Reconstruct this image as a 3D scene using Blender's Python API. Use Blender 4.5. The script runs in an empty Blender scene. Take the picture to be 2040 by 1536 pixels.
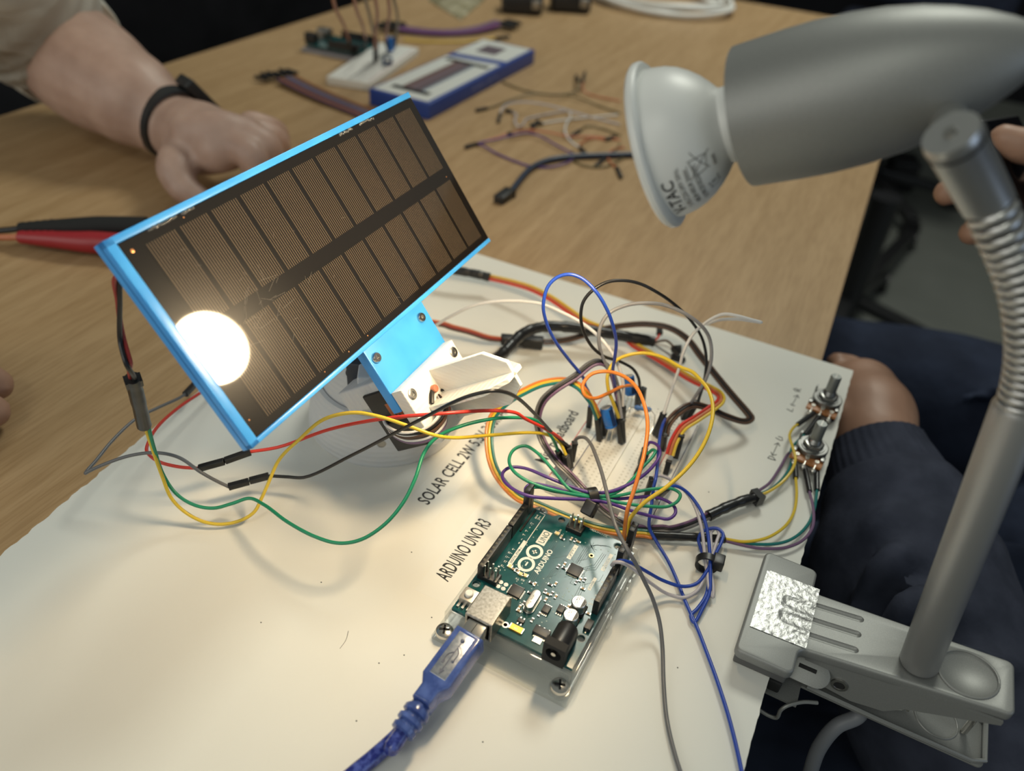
import bpy, bmesh, math, random
from mathutils import Vector, Matrix
random.seed(7)
SC = bpy.context.scene
COL = SC.collection
MM = 0.001

# ------------------------------------------------------------------ camera
F_PX, CX, CY = 1572.508, 1020.0, 768.0
CAM_R = ((0.89121123, 0.44840838, 0.06835547),
         (0.32581699, -0.52800961, -0.78425069),
         (-0.31557223, 0.7212044, -0.61666716))
CAM_C = Vector((0.01997889, -0.23426037, 0.28037261))
R0, R1, R2 = (Vector(r) for r in CAM_R)
cam_d = bpy.data.cameras.new('camera')
cam = bpy.data.objects.new('camera', cam_d)
COL.objects.link(cam)
cam.matrix_world = Matrix(((R0.x, -R1.x, -R2.x, CAM_C.x), (R0.y, -R1.y, -R2.y, CAM_C.y),
                           (R0.z, -R1.z, -R2.z, CAM_C.z), (0, 0, 0, 1)))
cam_d.sensor_fit = 'HORIZONTAL'
cam_d.sensor_width = 36.0
cam_d.lens = F_PX / 2040.0 * 36.0
cam_d.clip_start = 0.01
cam_d.clip_end = 50
cam_d.dof.use_dof = True
cam_d.dof.focus_distance = 0.335
cam_d.dof.aperture_fstop = 6.5
SC.camera = cam

# ------------------------------------------------------------------ world, room and fill lights, exposure
world = bpy.data.worlds.new('world')
SC.world = world
world.use_nodes = True
world.node_tree.nodes['Background'].inputs[0].default_value = (0.93, 1.0, 0.92, 1)
world.node_tree.nodes['Background'].inputs[1].default_value = 0.18


def area_light(name, loc, target, sx, sy, power, color):
    d = bpy.data.lights.new(name, 'AREA')
    d.shape = 'RECTANGLE'
    d.size, d.size_y, d.energy, d.color = sx, sy, power, color
    o = bpy.data.objects.new(name, d)
    COL.objects.link(o)
    o.location = loc
    o.rotation_euler = (Vector(target) - Vector(loc)).to_track_quat('-Z', 'Y').to_euler()
    return o


area_light('ceiling_light', (-0.12, 1.5, 1.75), (-0.12, 1.45, 0), 0.60, 0.62, 21.0, (0.98, 1.0, 0.88))
area_light('ceiling_light.001', (-0.12, -1.3, 1.75), (-0.12, -1.25, 0), 0.60, 0.62, 6.5, (0.98, 1.0, 0.88))
area_light('front_fill_light', (-1.3, -2.2, 1.1), (-0.1, 0.2, 0.05), 2.4, 1.5, 19.0, (1.0, 0.98, 0.90))  # added soft front fill from behind and left of the camera
area_light('window_daylight', (2.2, -0.2, 0.55), (0.1, 0.05, 0.12), 1.0, 1.2, 5.0, (0.55, 0.72, 1.0))
LAMP_POWER = 130.0
SC.view_settings.view_transform = 'Standard'
SC.view_settings.look = 'None'
SC.view_settings.exposure = 0.08
SC.view_settings.gamma = 1.0
SC.view_settings.use_curve_mapping = False


# ------------------------------------------------------------------ measuring helpers
def ray(px, py):
    return R0 * ((px - CX) / F_PX) + R1 * ((py - CY) / F_PX) + R2


def at(px, py, z):
    """World point at height z (metres above the white board) measured in the photograph."""
    d = ray(px, py)
    return CAM_C + d * ((z - CAM_C.z) / d.z)


def atd(px, py, dep):
    return CAM_C + ray(px, py) * dep


ZOOM = {'A': (900, 520, 2.742), 'K': (1040, 740, 6.98), 'L': (1220, 740, 6.98), 'M': (1080, 920, 6.8),
        'N': (1000, 980, 6.4), 'S': (1020, 540, 6.0), 'W': (150, 720, 2.72), 'V': (560, 600, 4.08),
        'U': (1220, 900, 3.84), 'T': (1480, 700, 3.84), 'I': (0, 0, 1.0), 'B': (900, 100, 4.655),
        'J': (0, 400, 3.073), 'X': (500, 0, 2.55), 'Y': (600, 0, 7.68), 'H': (0, 0, 3.2)}


def P(spec):
    """list of (sheet, x, y, z in mm) -> world points"""
    out = []
    for s in spec:
        ox, oy, k = ZOOM[s[0]]
        out.append(at(ox + s[1] / k, oy + s[2] / k, s[3] * MM))
    return out


# ------------------------------------------------------------------ materials
MATS = {}


def principled(name, color, rough=0.5, metal=0.0, spec=0.5, **kw):
    if name in MATS:
        return MATS[name]
    m = bpy.data.materials.new(name)
    m.use_nodes = True
    b = m.node_tree.nodes['Principled BSDF']
    b.inputs['Base Color'].default_value = (*color, 1)
    b.inputs['Roughness'].default_value = rough
    b.inputs['Metallic'].default_value = metal
    b.inputs['Specular IOR Level'].default_value = spec
    for k, v in kw.items():
        b.inputs[k.replace('_', ' ')].default_value = v
    MATS[name] = m
    return m


def nodes_of(m):
    return m.node_tree.nodes, m.node_tree.links, m.node_tree.nodes['Principled BSDF']


def noise_col(m, c1, c2, scale=(1, 1, 1), nscale=20, detail=4, lo=0.35, hi=0.65, bump=0.0, rough=None, dist=0.02, coord='Object', distort=0.0):
    """colour varies between c1 and c2 with object-space noise; optional fine relief."""
    n, l, b = nodes_of(m)
    tc = n.new('ShaderNodeTexCoord')
    mp = n.new('ShaderNodeMapping')
    mp.inputs['Scale'].default_value = scale
    l.new(tc.outputs[coord], mp.inputs['Vector'])
    nz = n.new('ShaderNodeTexNoise')
    nz.inputs['Scale'].default_value = nscale
    nz.inputs['Detail'].default_value = detail
    nz.inputs['Distortion'].default_value = distort
    l.new(mp.outputs[0], nz.inputs['Vector'])
    r = n.new('ShaderNodeValToRGB')
    r.color_ramp.elements[0].position = lo
    r.color_ramp.elements[1].position = hi
    r.color_ramp.elements[0].color = (*c1, 1)
    r.color_ramp.elements[1].color = (*c2, 1)
    l.new(nz.outputs['Fac'], r.inputs['Fac'])
    l.new(r.outputs['Color'], b.inputs['Base Color'])
    if bump:
        bp = n.new('ShaderNodeBump')
        bp.inputs['Strength'].default_value = bump
        bp.inputs['Distance'].default_value = dist
        l.new(nz.outputs['Fac'], bp.inputs['Height'])
        l.new(bp.outputs[0], b.inputs['Normal'])
    return m


def clear_mat(name, tint, gloss_rough=0.03, fac=0.0, haze=0.10):
    if name in MATS:
        return MATS[name]
    m = bpy.data.materials.new(name)
    m.use_nodes = True
    n, l = m.node_tree.nodes, m.node_tree.links
    n.clear()
    out = n.new('ShaderNodeOutputMaterial')
    tr = n.new('ShaderNodeBsdfTransparent')
    tr.inputs[0].default_value = (*tint, 1)
    gl = n.new('ShaderNodeBsdfGlossy')
    gl.inputs['Roughness'].default_value = gloss_rough
    lw_ = n.new('ShaderNodeLayerWeight')
    lw_.inputs[0].default_value = 0.5
    pw = n.new('ShaderNodeMath')
    pw.operation = 'POWER'
    pw.inputs[1].default_value = 4.0
    l.new(lw_.outputs['Facing'], pw.inputs[0])
    fr = n.new('ShaderNodeMath')
    fr.operation = 'MULTIPLY_ADD'
    fr.inputs[1].default_value = 0.6
    fr.inputs[2].default_value = 0.04
    l.new(pw.outputs[0], fr.inputs[0])
    mx = n.new('ShaderNodeMixShader')
    ad = n.new('ShaderNodeMath')
    ad.operation = 'ADD'
    ad.inputs[1].default_value = fac
    l.new(fr.outputs[0], ad.inputs[0])
    l.new(ad.outputs[0], mx.inputs[0])
    df = n.new('ShaderNodeBsdfDiffuse')
    df.inputs[0].default_value = (0.85, 0.86, 0.84, 1)
    m0 = n.new('ShaderNodeMixShader')
    m0.inputs[0].default_value = haze
    l.new(tr.outputs[0], m0.inputs[1])
    l.new(df.outputs[0], m0.inputs[2])
    l.new(m0.outputs[0], mx.inputs[1])
    l.new(gl.outputs[0], mx.inputs[2])
    l.new(mx.outputs[0], out.inputs[0])
    MATS[name] = m
    return m


def emit_mat(name, color, strength):
    m = bpy.data.materials.new(name)
    m.use_nodes = True
    n, l = m.node_tree.nodes, m.node_tree.links
    n.clear()
    out = n.new('ShaderNodeOutputMaterial')
    e = n.new('ShaderNodeEmission')
    e.inputs[0].default_value = (*color, 1)
    e.inputs[1].default_value = strength
    l.new(e.outputs[0], out.inputs[0])
    MATS[name] = m
    return m


def wood_mat():
    m = principled('beech_laminate', (0.4, 0.26, 0.13), 0.42, spec=0.35)
    n, l, b = nodes_of(m)
    tc = n.new('ShaderNodeTexCoord')
    mp = n.new('ShaderNodeMapping')
    mp.inputs['Scale'].default_value = (26, 1.6, 1)
    l.new(tc.outputs['Object'], mp.inputs['Vector'])
    a = n.new('ShaderNodeTexNoise')
    a.inputs['Scale'].default_value = 4.0
    a.inputs['Detail'].default_value = 6
    a.inputs['Distortion'].default_value = 0.4
    l.new(mp.outputs[0], a.inputs['Vector'])
    mp2 = n.new('ShaderNodeMapping')
    mp2.inputs['Scale'].default_value = (240, 14, 1)
    l.new(tc.outputs['Object'], mp2.inputs['Vector'])
    c = n.new('ShaderNodeTexNoise')
    c.inputs['Scale'].default_value = 3.0
    c.inputs['Detail'].default_value = 3
    l.new(mp2.outputs[0], c.inputs['Vector'])
    r = n.new('ShaderNodeValToRGB')
    r.color_ramp.elements[0].position = 0.3
    r.color_ramp.elements[1].position = 0.72
    r.color_ramp.elements[0].color = (0.375, 0.240, 0.118, 1)
    r.color_ramp.elements[1].color = (0.460, 0.308, 0.165, 1)
    l.new(a.outputs['Fac'], r.inputs['Fac'])
    r2 = n.new('ShaderNodeValToRGB')
    r2.color_ramp.elements[0].position = 0.38
    r2.color_ramp.elements[1].position = 0.55
    r2.color_ramp.elements[0].color = (0.84, 0.81, 0.77, 1)
    r2.color_ramp.elements[1].color = (1, 1, 1, 1)
    l.new(c.outputs['Fac'], r2.inputs['Fac'])
    mx = n.new('ShaderNodeMix')
    mx.data_type = 'RGBA'
    mx.blend_type = 'MULTIPLY'
    mx.inputs[0].default_value = 0.8
    l.new(r.outputs[0], mx.inputs[6])
    l.new(r2.outputs[0], mx.inputs[7])
    l.new(mx.outputs[2], b.inputs['Base Color'])
    return m


def cell_mat():
    """dark silicon with thin silver collector lines printed across it, under a clear resin gloss"""
    m = principled('solar_cell', (0.012, 0.010, 0.009), 0.20, spec=0.10)
    n, l, b = nodes_of(m)
    tc = n.new('ShaderNodeTexCoord')
    sp = n.new('ShaderNodeSeparateXYZ')
    l.new(tc.outputs['Object'], sp.inputs[0])
    dv = n.new('ShaderNodeMath')
    dv.operation = 'DIVIDE'
    dv.inputs[1].default_value = 0.00112
    l.new(sp.outputs['X'], dv.inputs[0])
    fr = n.new('ShaderNodeMath')
    fr.operation = 'FRACT'
    ad = n.new('ShaderNodeMath')
    ad.operation = 'ADD'
    ad.inputs[1].default_value = 100.5
    l.new(dv.outputs[0], ad.inputs[0])
    l.new(ad.outputs[0], fr.inputs[0])
    lt = n.new('ShaderNodeMath')
    lt.operation = 'LESS_THAN'
    lt.inputs[1].default_value = 0.21
    l.new(fr.outputs[0], lt.inputs[0])
    ab = n.new('ShaderNodeMath')
    ab.operation = 'ABSOLUTE'
    l.new(sp.outputs['X'], ab.inputs[0])
    l2 = n.new('ShaderNodeMath')
    l2.operation = 'LESS_THAN'
    l2.inputs[1].default_value = 0.0064
    l.new(ab.outputs[0], l2.inputs[0])
    mu = n.new('ShaderNodeMath')
    mu.operation = 'MULTIPLY'
    l.new(lt.outputs[0], mu.inputs[0])
    l.new(l2.outputs[0], mu.inputs[1])
    mx = n.new('ShaderNodeMix')
    mx.data_type = 'RGBA'
    l.new(mu.outputs[0], mx.inputs[0])
    mx.inputs[6].default_value = (0.009, 0.0075, 0.0068, 1)
    mx.inputs[7].default_value = (0.155, 0.118, 0.080, 1)
    l.new(mx.outputs[2], b.inputs['Base Color'])
    b.inputs['Roughness'].default_value = 0.30
    b.inputs['Coat Weight'].default_value = 1.0
    b.inputs['Coat Roughness'].default_value = 0.035
    return m


def ring_mat(name, color, rough, spacing, strength):
    """layer lines of a 3D print across z"""
    m = principled(name, color, rough)
    n, l, b = nodes_of(m)
    tc = n.new('ShaderNodeTexCoord')
    w = n.new('ShaderNodeTexWave')
    w.wave_type = 'BANDS'
    w.bands_direction = 'Z'
    w.inputs['Scale'].default_value = 1.0 / spacing
    w.inputs['Distortion'].default_value = 1.0
    w.inputs['Detail'].default_value = 2
    l.new(tc.outputs['Object'], w.inputs['Vector'])
    bp = n.new('ShaderNodeBump')
    bp.inputs['Strength'].default_value = strength
    bp.inputs['Distance'].default_value = 0.0004
    l.new(w.outputs['Fac'], bp.inputs['Height'])
    l.new(bp.outputs[0], b.inputs['Normal'])
    return m


black_pl = principled('black_plastic', (0.012, 0.012, 0.013), 0.38)
black_matte = principled('black_matte', (0.016, 0.016, 0.016), 0.7, spec=0.3)
shrink = principled('black_heat_shrink', (0.010, 0.010, 0.011), 0.3)
chrome = principled('steel', (0.62, 0.60, 0.56), 0.22, 1.0)
dull_steel = principled('dull_steel', (0.36, 0.35, 0.33), 0.35, 1.0)
tin = principled('tinned_contact', (0.66, 0.64, 0.58), 0.3, 1.0)
gold = principled('gold_plating', (0.65, 0.48, 0.20), 0.3, 1.0)
silver_paint = principled('silver_paint', (0.40, 0.40, 0.40), 0.50, 0.50)
noise_col(silver_paint, (0.245, 0.250, 0.242), (0.27, 0.275, 0.265), nscale=2500, detail=1, bump=0.05, dist=0.0002)
silver_metal = principled('brushed_silver', (0.46, 0.46, 0.45), 0.33, 0.85)
white_pl = principled('white_plastic', (0.74, 0.73, 0.69), 0.45)
bulb_white = principled('bulb_white', (0.72, 0.73, 0.71), 0.4)
white_print = ring_mat('white_printed_plastic', (0.78, 0.76, 0.70), 0.5, 0.006, 0.25)
grey_print = ring_mat('pale_printed_plastic', (0.60, 0.61, 0.62), 0.5, 0.009, 0.35)
blue_print = principled('blue_printed_plastic', (0.050, 0.33, 0.80), 0.32)
noise_col(blue_print, (0.045, 0.31, 0.78), (0.060, 0.36, 0.84), nscale=60, detail=2)
ink = principled('black_ink', (0.012, 0.012, 0.012), 0.6)
pencil = principled('pencil_mark', (0.10, 0.10, 0.10), 0.7)
silk = principled('white_silkscreen', (0.72, 0.72, 0.66), 0.5)
pcb_green = principled('teal_circuit_board', (0.006, 0.068, 0.072), 0.16)
noise_col(pcb_green, (0.005, 0.060, 0.064), (0.008, 0.078, 0.080), nscale=180, detail=2)
trace = principled('circuit_trace', (0.003, 0.045, 0.048), 0.35)
clear_pl = clear_mat('clear_plastic', (0.985, 0.988, 0.98), 0.06, 0.0, 0.06)
board_white = principled('white_card', (0.72, 0.71, 0.655), 0.55, spec=0.25)
noise_col(board_white, (0.71, 0.70, 0.645), (0.735, 0.725, 0.67), nscale=9, detail=3)
label_film = principled('label_film', (0.735, 0.73, 0.685), 0.42, spec=0.3)

WIRE_COL = {'red': (0.55, 0.035, 0.022), 'black': (0.010, 0.010, 0.011), 'yellow': (0.66, 0.46, 0.035), 'green': (0.012, 0.23, 0.115),
            'teal': (0.010, 0.16, 0.15), 'orange': (0.66, 0.20, 0.030), 'grey': (0.12, 0.12, 0.125), 'midgrey': (0.24, 0.24, 0.25),
            'purple': (0.075, 0.028, 0.20), 'mauve': (0.16, 0.09, 0.17), 'blue': (0.015, 0.055, 0.36), 'white': (0.68, 0.67, 0.66),
            'lilac': (0.46, 0.43, 0.46), 'brown': (0.085, 0.045, 0.028), 'darkred': (0.30, 0.03, 0.025), 'navy': (0.018, 0.030, 0.060),
            'rust': (0.33, 0.10, 0.035), 'olive': (0.14, 0.11, 0.045), 'coral': (0.50, 0.16, 0.07)}


def wmat(c):
    return principled('wire_' + c, WIRE_COL[c], 0.36)


# ------------------------------------------------------------------ mesh builder
class MB:
    def __init__(self):
        self.v, self.f, self.smooth = [], [], []

    def add(self, verts, faces, smooth=False):
        o = len(self.v)
        self.v += [Vector(p) for p in verts]
        self.f += [tuple(i + o for i in f) for f in faces]
        self.smooth += [smooth] * len(faces)
        return self

    def box(self, c, s, M=None, bev=0.0):
        hx, hy, hz = s[0] / 2, s[1] / 2, s[2] / 2
        if bev <= 0:
            vs = [Vector((x * hx, y * hy, z * hz)) for z in (-1, 1) for y in (-1, 1) for x in (-1, 1)]
            fs = [(0, 2, 3, 1), (4, 5, 7, 6), (0, 1, 5, 4), (2, 6, 7, 3), (0, 4, 6, 2), (1, 3, 7, 5)]
            sm = False
        else:
            bm = bmesh.new()
            bmesh.ops.create_cube(bm, size=1)
            bmesh.ops.scale(bm, vec=s, verts=bm.verts)
            bmesh.ops.bevel(bm, geom=bm.edges[:], offset=bev, segments=3, profile=0.5, affect='EDGES')
            bm.verts.index_update()
            vs = [v.co.copy() for v in bm.verts]
            fs = [tuple(v.index for v in f.verts) for f in bm.faces]
            bm.free()
            sm = True
        c = Vector(c)
        vs = [(M @ p if M else p) + c for p in vs]
        return self.add(vs, fs, sm)

    def bar(self, a, b, w, h=None, up=(0, 0, 1), bev=0.0):
        """box from a to b with section w x h"""
        a, b = Vector(a), Vector(b)
        h = h or w
        d = (b - a)
        L = d.length
        z = d.normalized()
        x = Vector(up).cross(z)
        if x.length < 1e-4:
            x = Vector((1, 0, 0)).cross(z)
        x.normalize()
        y = z.cross(x)
        M = Matrix((x, y, z)).transposed()
        return self.box((a + b) / 2, (w, h, L), M, bev)

    def lathe(self, prof, a, axis, n=32, cap0=True, cap1=True, smooth=True):
        """prof: list of (s along axis, radius)"""
        a, z = Vector(a), Vector(axis).normalized()
        x = z.orthogonal().normalized()
        y = z.cross(x)
        vs, fs = [], []
        for s, r in prof:
            for k in range(n):
                t = 2 * math.pi * k / n
                vs.append(a + z * s + (x * math.cos(t) + y * math.sin(t)) * r)
        for i in range(len(prof) - 1):
            for k in range(n):
                k2 = (k + 1) % n
                fs.append((i * n + k, i * n + k2, (i + 1) * n + k2, (i + 1) * n + k))
        self.add(vs, fs, smooth)
        if cap0:
            self.add(vs[:n], [tuple(reversed(range(n)))])
        if cap1:
            self.add(vs[-n:], [tuple(range(n))])
        return self

    def cyl(self, a, b, r, n=20, r2=None):
        a, b = Vector(a), Vector(b)
        return self.lathe([(0, r), ((b - a).length, r if r2 is None else r2)], a, b - a, n)

    def tube(self, pts, r, n=10, caps=True):
        """r is a radius or a list of radii, one for each point"""
        pts = [Vector(p) for p in pts]
        m = len(pts)
        rr = r if isinstance(r, (list, tuple)) else [r] * m
        tang = []
        for i in range(m):
            t = pts[min(i + 1, m - 1)] - pts[max(i - 1, 0)]
            tang.append(t.normalized() if t.length > 1e-9 else Vector((0, 0, 1)))
        x = tang[0].orthogonal().normalized()
        vs, fs = [], []
        for i in range(m):
            x = (x - tang[i] * x.dot(tang[i]))
            if x.length < 1e-6:
                x = tang[i].orthogonal()
            x.normalize()
            y = tang[i].cross(x)
            for k in range(n):
                t = 2 * math.pi * k / n
                vs.append(pts[i] + (x * math.cos(t) + y * math.sin(t)) * rr[i])
        for i in range(m - 1):
            for k in range(n):
                k2 = (k + 1) % n
                fs.append((i * n + k, i * n + k2, (i + 1) * n + k2, (i + 1) * n + k))
        self.add(vs, fs, True)
        if caps:
            self.add(vs[:n], [tuple(reversed(range(n)))])
            self.add(vs[-n:], [tuple(range(n))])
        return self

    def prism(self, poly, z0, z1, M=None, bev=0.0, segs=3):
        """poly: 2D outline, counter-clockwise, extruded z0..z1; M places it"""
        bm = bmesh.new()
        vb = [bm.verts.new((p[0], p[1], z0)) for p in poly]
        f = bm.faces.new(vb)
        r = bmesh.ops.extrude_face_region(bm, geom=[f])
        bmesh.ops.translate(bm, vec=(0, 0, z1 - z0), verts=[g for g in r['geom'] if isinstance(g, bmesh.types.BMVert)])
        bmesh.ops.recalc_face_normals(bm, faces=bm.faces)
        if bev > 0:
            ed = [e for e in bm.edges if abs(e.verts[0].co.z - e.verts[1].co.z) < 1e-9]
            bmesh.ops.bevel(bm, geom=ed, offset=bev, segments=segs, profile=0.5, affect='EDGES')
        bm.verts.index_update()
        vs = [(M @ v.co if M else v.co.copy()) for v in bm.verts]
        fs = [tuple(v.index for v in fc.verts) for fc in bm.faces]
        bm.free()
        return self.add(vs, fs, bev > 0)

    def sphere(self, c, r, nu=14, nv=9, sc=(1, 1, 1), M=None):
        c = Vector(c)
        vs, fs = [], []
        for j in range(1, nv):
            th = math.pi * j / nv
            for k in range(nu):
                ph = 2 * math.pi * k / nu
                p = Vector((math.sin(th) * math.cos(ph) * r * sc[0], math.sin(th) * math.sin(ph) * r * sc[1], math.cos(th) * r * sc[2]))
                vs.append((M @ p if M else p) + c)
        t = Vector((0, 0, r * sc[2]))
        vs.append((M @ t if M else t) + c)
        vs.append((M @ -t if M else -t) + c)
        top, bot = len(vs) - 2, len(vs) - 1
        for j in range(nv - 2):
            for k in range(nu):
                k2 = (k + 1) % nu
                fs.append((j * nu + k, (j + 1) * nu + k, (j + 1) * nu + k2, j * nu + k2))
        for k in range(nu):
            k2 = (k + 1) % nu
            fs.append((top, k, k2))
            fs.append((bot, (nv - 2) * nu + k2, (nv - 2) * nu + k))
        return self.add(vs, fs, True)

    def mesh(self, name, inv=None):
        me = bpy.data.meshes.new(name)
        me.from_pydata([(inv @ p if inv else p) for p in self.v], [], self.f)
        me.polygons.foreach_set('use_smooth', self.smooth)
        me.update()
        if any(self.smooth):
            me.set_sharp_from_angle(angle=math.radians(38))
        return me


def catmull(pts, k=7):
    pts = [Vector(p) for p in pts]
    if len(pts) < 3:
        return pts
    out = []
    n = len(pts)
    for i in range(n - 1):
        p0 = pts[i - 1] if i else pts[0] * 2 - pts[1]
        p1, p2 = pts[i], pts[i + 1]
        p3 = pts[i + 2] if i + 2 < n else pts[-1] * 2 - pts[-2]
        t0 = 0.0
        t1 = t0 + max((p1 - p0).length, 1e-6) ** 0.5
        t2 = t1 + max((p2 - p1).length, 1e-6) ** 0.5
        t3 = t2 + max((p3 - p2).length, 1e-6) ** 0.5
        for j in range(k):
            t = t1 + (t2 - t1) * j / k
            a1 = p0 * ((t1 - t) / (t1 - t0)) + p1 * ((t - t0) / (t1 - t0))
            a2 = p1 * ((t2 - t) / (t2 - t1)) + p2 * ((t - t1) / (t2 - t1))
            a3 = p2 * ((t3 - t) / (t3 - t2)) + p3 * ((t - t2) / (t3 - t2))
            b1 = a1 * ((t2 - t) / (t2 - t0)) + a2 * ((t - t0) / (t2 - t0))
            b2 = a2 * ((t3 - t) / (t3 - t1)) + a3 * ((t - t1) / (t3 - t1))
            out.append(b1 * ((t2 - t) / (t2 - t1)) + b2 * ((t - t1) / (t2 - t1)))
    out.append(pts[-1])
    return out


# ------------------------------------------------------------------ objects
WM = {}


def tag(o, label=None, cat=None, group=None, kind=None):
    if label:
        o['label'] = label
    if cat:
        o['category'] = cat
    if group:
        o['group'] = group
    if kind:
        o['kind'] = kind
    return o


def thing(name, label, cat, loc=(0, 0, 0), M=None, group=None):
    o = bpy.data.objects.new(name, None)
    o.empty_display_size = 0.01
    COL.objects.link(o)
    m = M.copy() if M else Matrix.Translation(Vector(loc))
    o.matrix_world = m
    WM[o.name] = m
    return tag(o, label, cat, group)


def part(name, mb, mat, parent=None, M=None, local=False, label=None, kind=None):
    """M: world matrix of the new object (default: the parent's own frame). local: mesh is already in that frame."""
    pm = WM[parent.name] if parent else Matrix.Identity(4)
    wm = M if M is not None else pm
    me = mb.mesh(name, None if local else wm.inverted()) if isinstance(mb, MB) else mb
    me.materials.append(mat) if not me.materials else None
    o = bpy.data.objects.new(name, me)
    COL.objects.link(o)
    if parent:
        o.parent = parent
        o.matrix_basis = pm.inverted() @ wm
    else:
        o.matrix_basis = wm
    WM[o.name] = wm
    return tag(o, label, kind=kind)


def solo(name, mb, mat, label, cat, group=None, kind=None, loc=None):
    """a thing that is one mesh, its origin at its own base"""
    if loc is None:
        xs = [p for p in mb.v]
        loc = Vector((sum(p.x for p in xs) / len(xs), sum(p.y for p in xs) / len(xs), min(p.z for p in xs)))
    o = part(name, mb, mat, None, Matrix.Translation(loc))
    return tag(o, label, cat, group, kind)


def struct(name, mb, mat):
    o = part(name, mb, mat)
    o['kind'] = 'structure'
    return o


def text_mb(s, size, M, sx=1.0, align='LEFT', extrude=0.00003, bold=0.0, space=1.0):
    cu = bpy.data.curves.new('lettering', 'FONT')
    cu.body = s
    cu.size = 1.0
    cu.align_x = align
    cu.extrude = 0.0
    cu.offset = bold
    cu.space_character = space
    cu.resolution_u = 3
    o = bpy.data.objects.new('lettering', cu)
    COL.objects.link(o)
    dg = bpy.context.evaluated_depsgraph_get()
    me = bpy.data.meshes.new_from_object(o.evaluated_get(dg))
    mb = MB()
    vs = [M @ Vector((v.co.x * size * sx, v.co.y * size, extrude)) for v in me.vertices]
    mb.add(vs, [tuple(p.vertices) for p in me.polygons])
    bpy.data.objects.remove(o)
    bpy.data.curves.remove(cu)
    bpy.data.meshes.remove(me)
    return mb


def frame_M(o, x, y):
    x = Vector(x).normalized()
    y = Vector(y)
    z = x.cross(y).normalized()
    y = z.cross(x)
    M = Matrix((x, y, z)).transposed().to_4x4()
    M.translation = Vector(o)
    return M


# ------------------------------------------------------------------ wires
HOUS = black_pl


def housing_mb(a, b, w=0.0027):
    """jumper connector housing from a (wire side) to b (pin side), with a crimp window and a lip"""
    a, b = Vector(a), Vector(b)
    d = (b - a).normalized()
    mb = MB().bar(a, b, w, w, bev=w * 0.10)
    mb.bar(a + d * 0.0002, a + d * 0.0012, w * 1.12, w * 0.8)
    return mb


def wire(name, color, label, pts, r=0.00078, cat='wire', group=None, heads=(), extra=(), k=7, n=10):
    """one insulated wire; heads: list of (a, b) connector housings"""
    path = catmull(pts, k)
    t = thing(name, label, cat, (path[0].x, path[0].y, min(p.z for p in path)), group=group)
    part('insulation', MB().tube(path, r, n), wmat(color), t)
    for h in heads:
        part('connector_housing', housing_mb(h[0], h[1], h[2] if len(h) > 2 else 0.0027), HOUS, t)
    for nm, mb, mt in extra:
        part(nm, mb, mt, t)
    return t


def ribbon(name, colors, label, pts, r=0.00072, pitch=0.0014, cat='cable', group=None, heads=(), extra=(), up=(0, 0, 1), k=7, flips=None, n=8):
    """flat cable of parallel strands"""
    path = catmull(pts, k)
    t = thing(name, label, cat, (path[0].x, path[0].y, min(p.z for p in path)), group=group)
    m = len(path)
    side = []
    prev = None
    for i in range(m):
        d = (path[min(i + 1, m - 1)] - path[max(i - 1, 0)]).normalized()
        s = d.cross(Vector(up))
        if s.length < 0.15:
            s = prev or d.orthogonal()
        s.normalize()
        if prev and s.dot(prev) < 0:
            s = -s
        if prev:
            s = (prev * 0.6 + s * 0.4).normalized()
        prev = s
        side.append(s)
    for j, c in enumerate(colors):
        off = (j - (len(colors) - 1) / 2) * pitch
        part('strand', MB().tube([path[i] + side[i] * off for i in range(m)], r, n), wmat(c), t)
    for h in heads:
        part('connector_housing', housing_mb(h[0], h[1], h[2] if len(h) > 2 else 0.0027), HOUS, t)
    for nm, mb, mt in extra:
        part(nm, mb, mt, t)
    return t


def H2(top, bot):
    """housing given by its top and bottom as measured points"""
    a, b = P([top, bot])
    return (a, b)


def sleeve(pts, r, k=8, lump=0.12):
    path = catmull(pts, k)
    rr = [r * (1 + lump * math.sin(i * 1.7) * math.sin(i * 0.6)) for i in range(len(path))]
    return MB().tube(path, rr, 12)


def to_mesh(mb, mods, name='body'):
    """evaluate a list of (type, {settings}) modifiers on a built mesh and return the plain result"""
    me = mb.mesh(name)
    o = bpy.data.objects.new(name, me)
    COL.objects.link(o)
    tmp = []
    for ty, st in mods:
        m = o.modifiers.new(ty.lower(), ty)
        for k, v in st.items():
            if k == 'cutter':
                cm = v.mesh('cutter')
                c = bpy.data.objects.new('cutter', cm)
                COL.objects.link(c)
                tmp.append(c)
                m.object = c
            else:
                setattr(m, k, v)
    dg = bpy.context.evaluated_depsgraph_get()
    r = bpy.data.meshes.new_from_object(o.evaluated_get(dg))
    out = MB()
    out.v = [v.co.copy() for v in r.vertices]
    out.f = [tuple(p.vertices) for p in r.polygons]
    out.smooth = [True] * len(out.f)
    for x in [o] + tmp:
        d = x.data
        bpy.data.objects.remove(x)
        bpy.data.meshes.remove(d)
    bpy.data.meshes.remove(r)
    return out


def cut(mb, cutter, flat=True):
    fl = to_mesh(mb, [('BOOLEAN', {'operation': 'DIFFERENCE', 'solver': 'EXACT', 'use_self': True, 'cutter': cutter})])
    if flat:
        fl.smooth = [False] * len(fl.f)
    return fl


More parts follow.
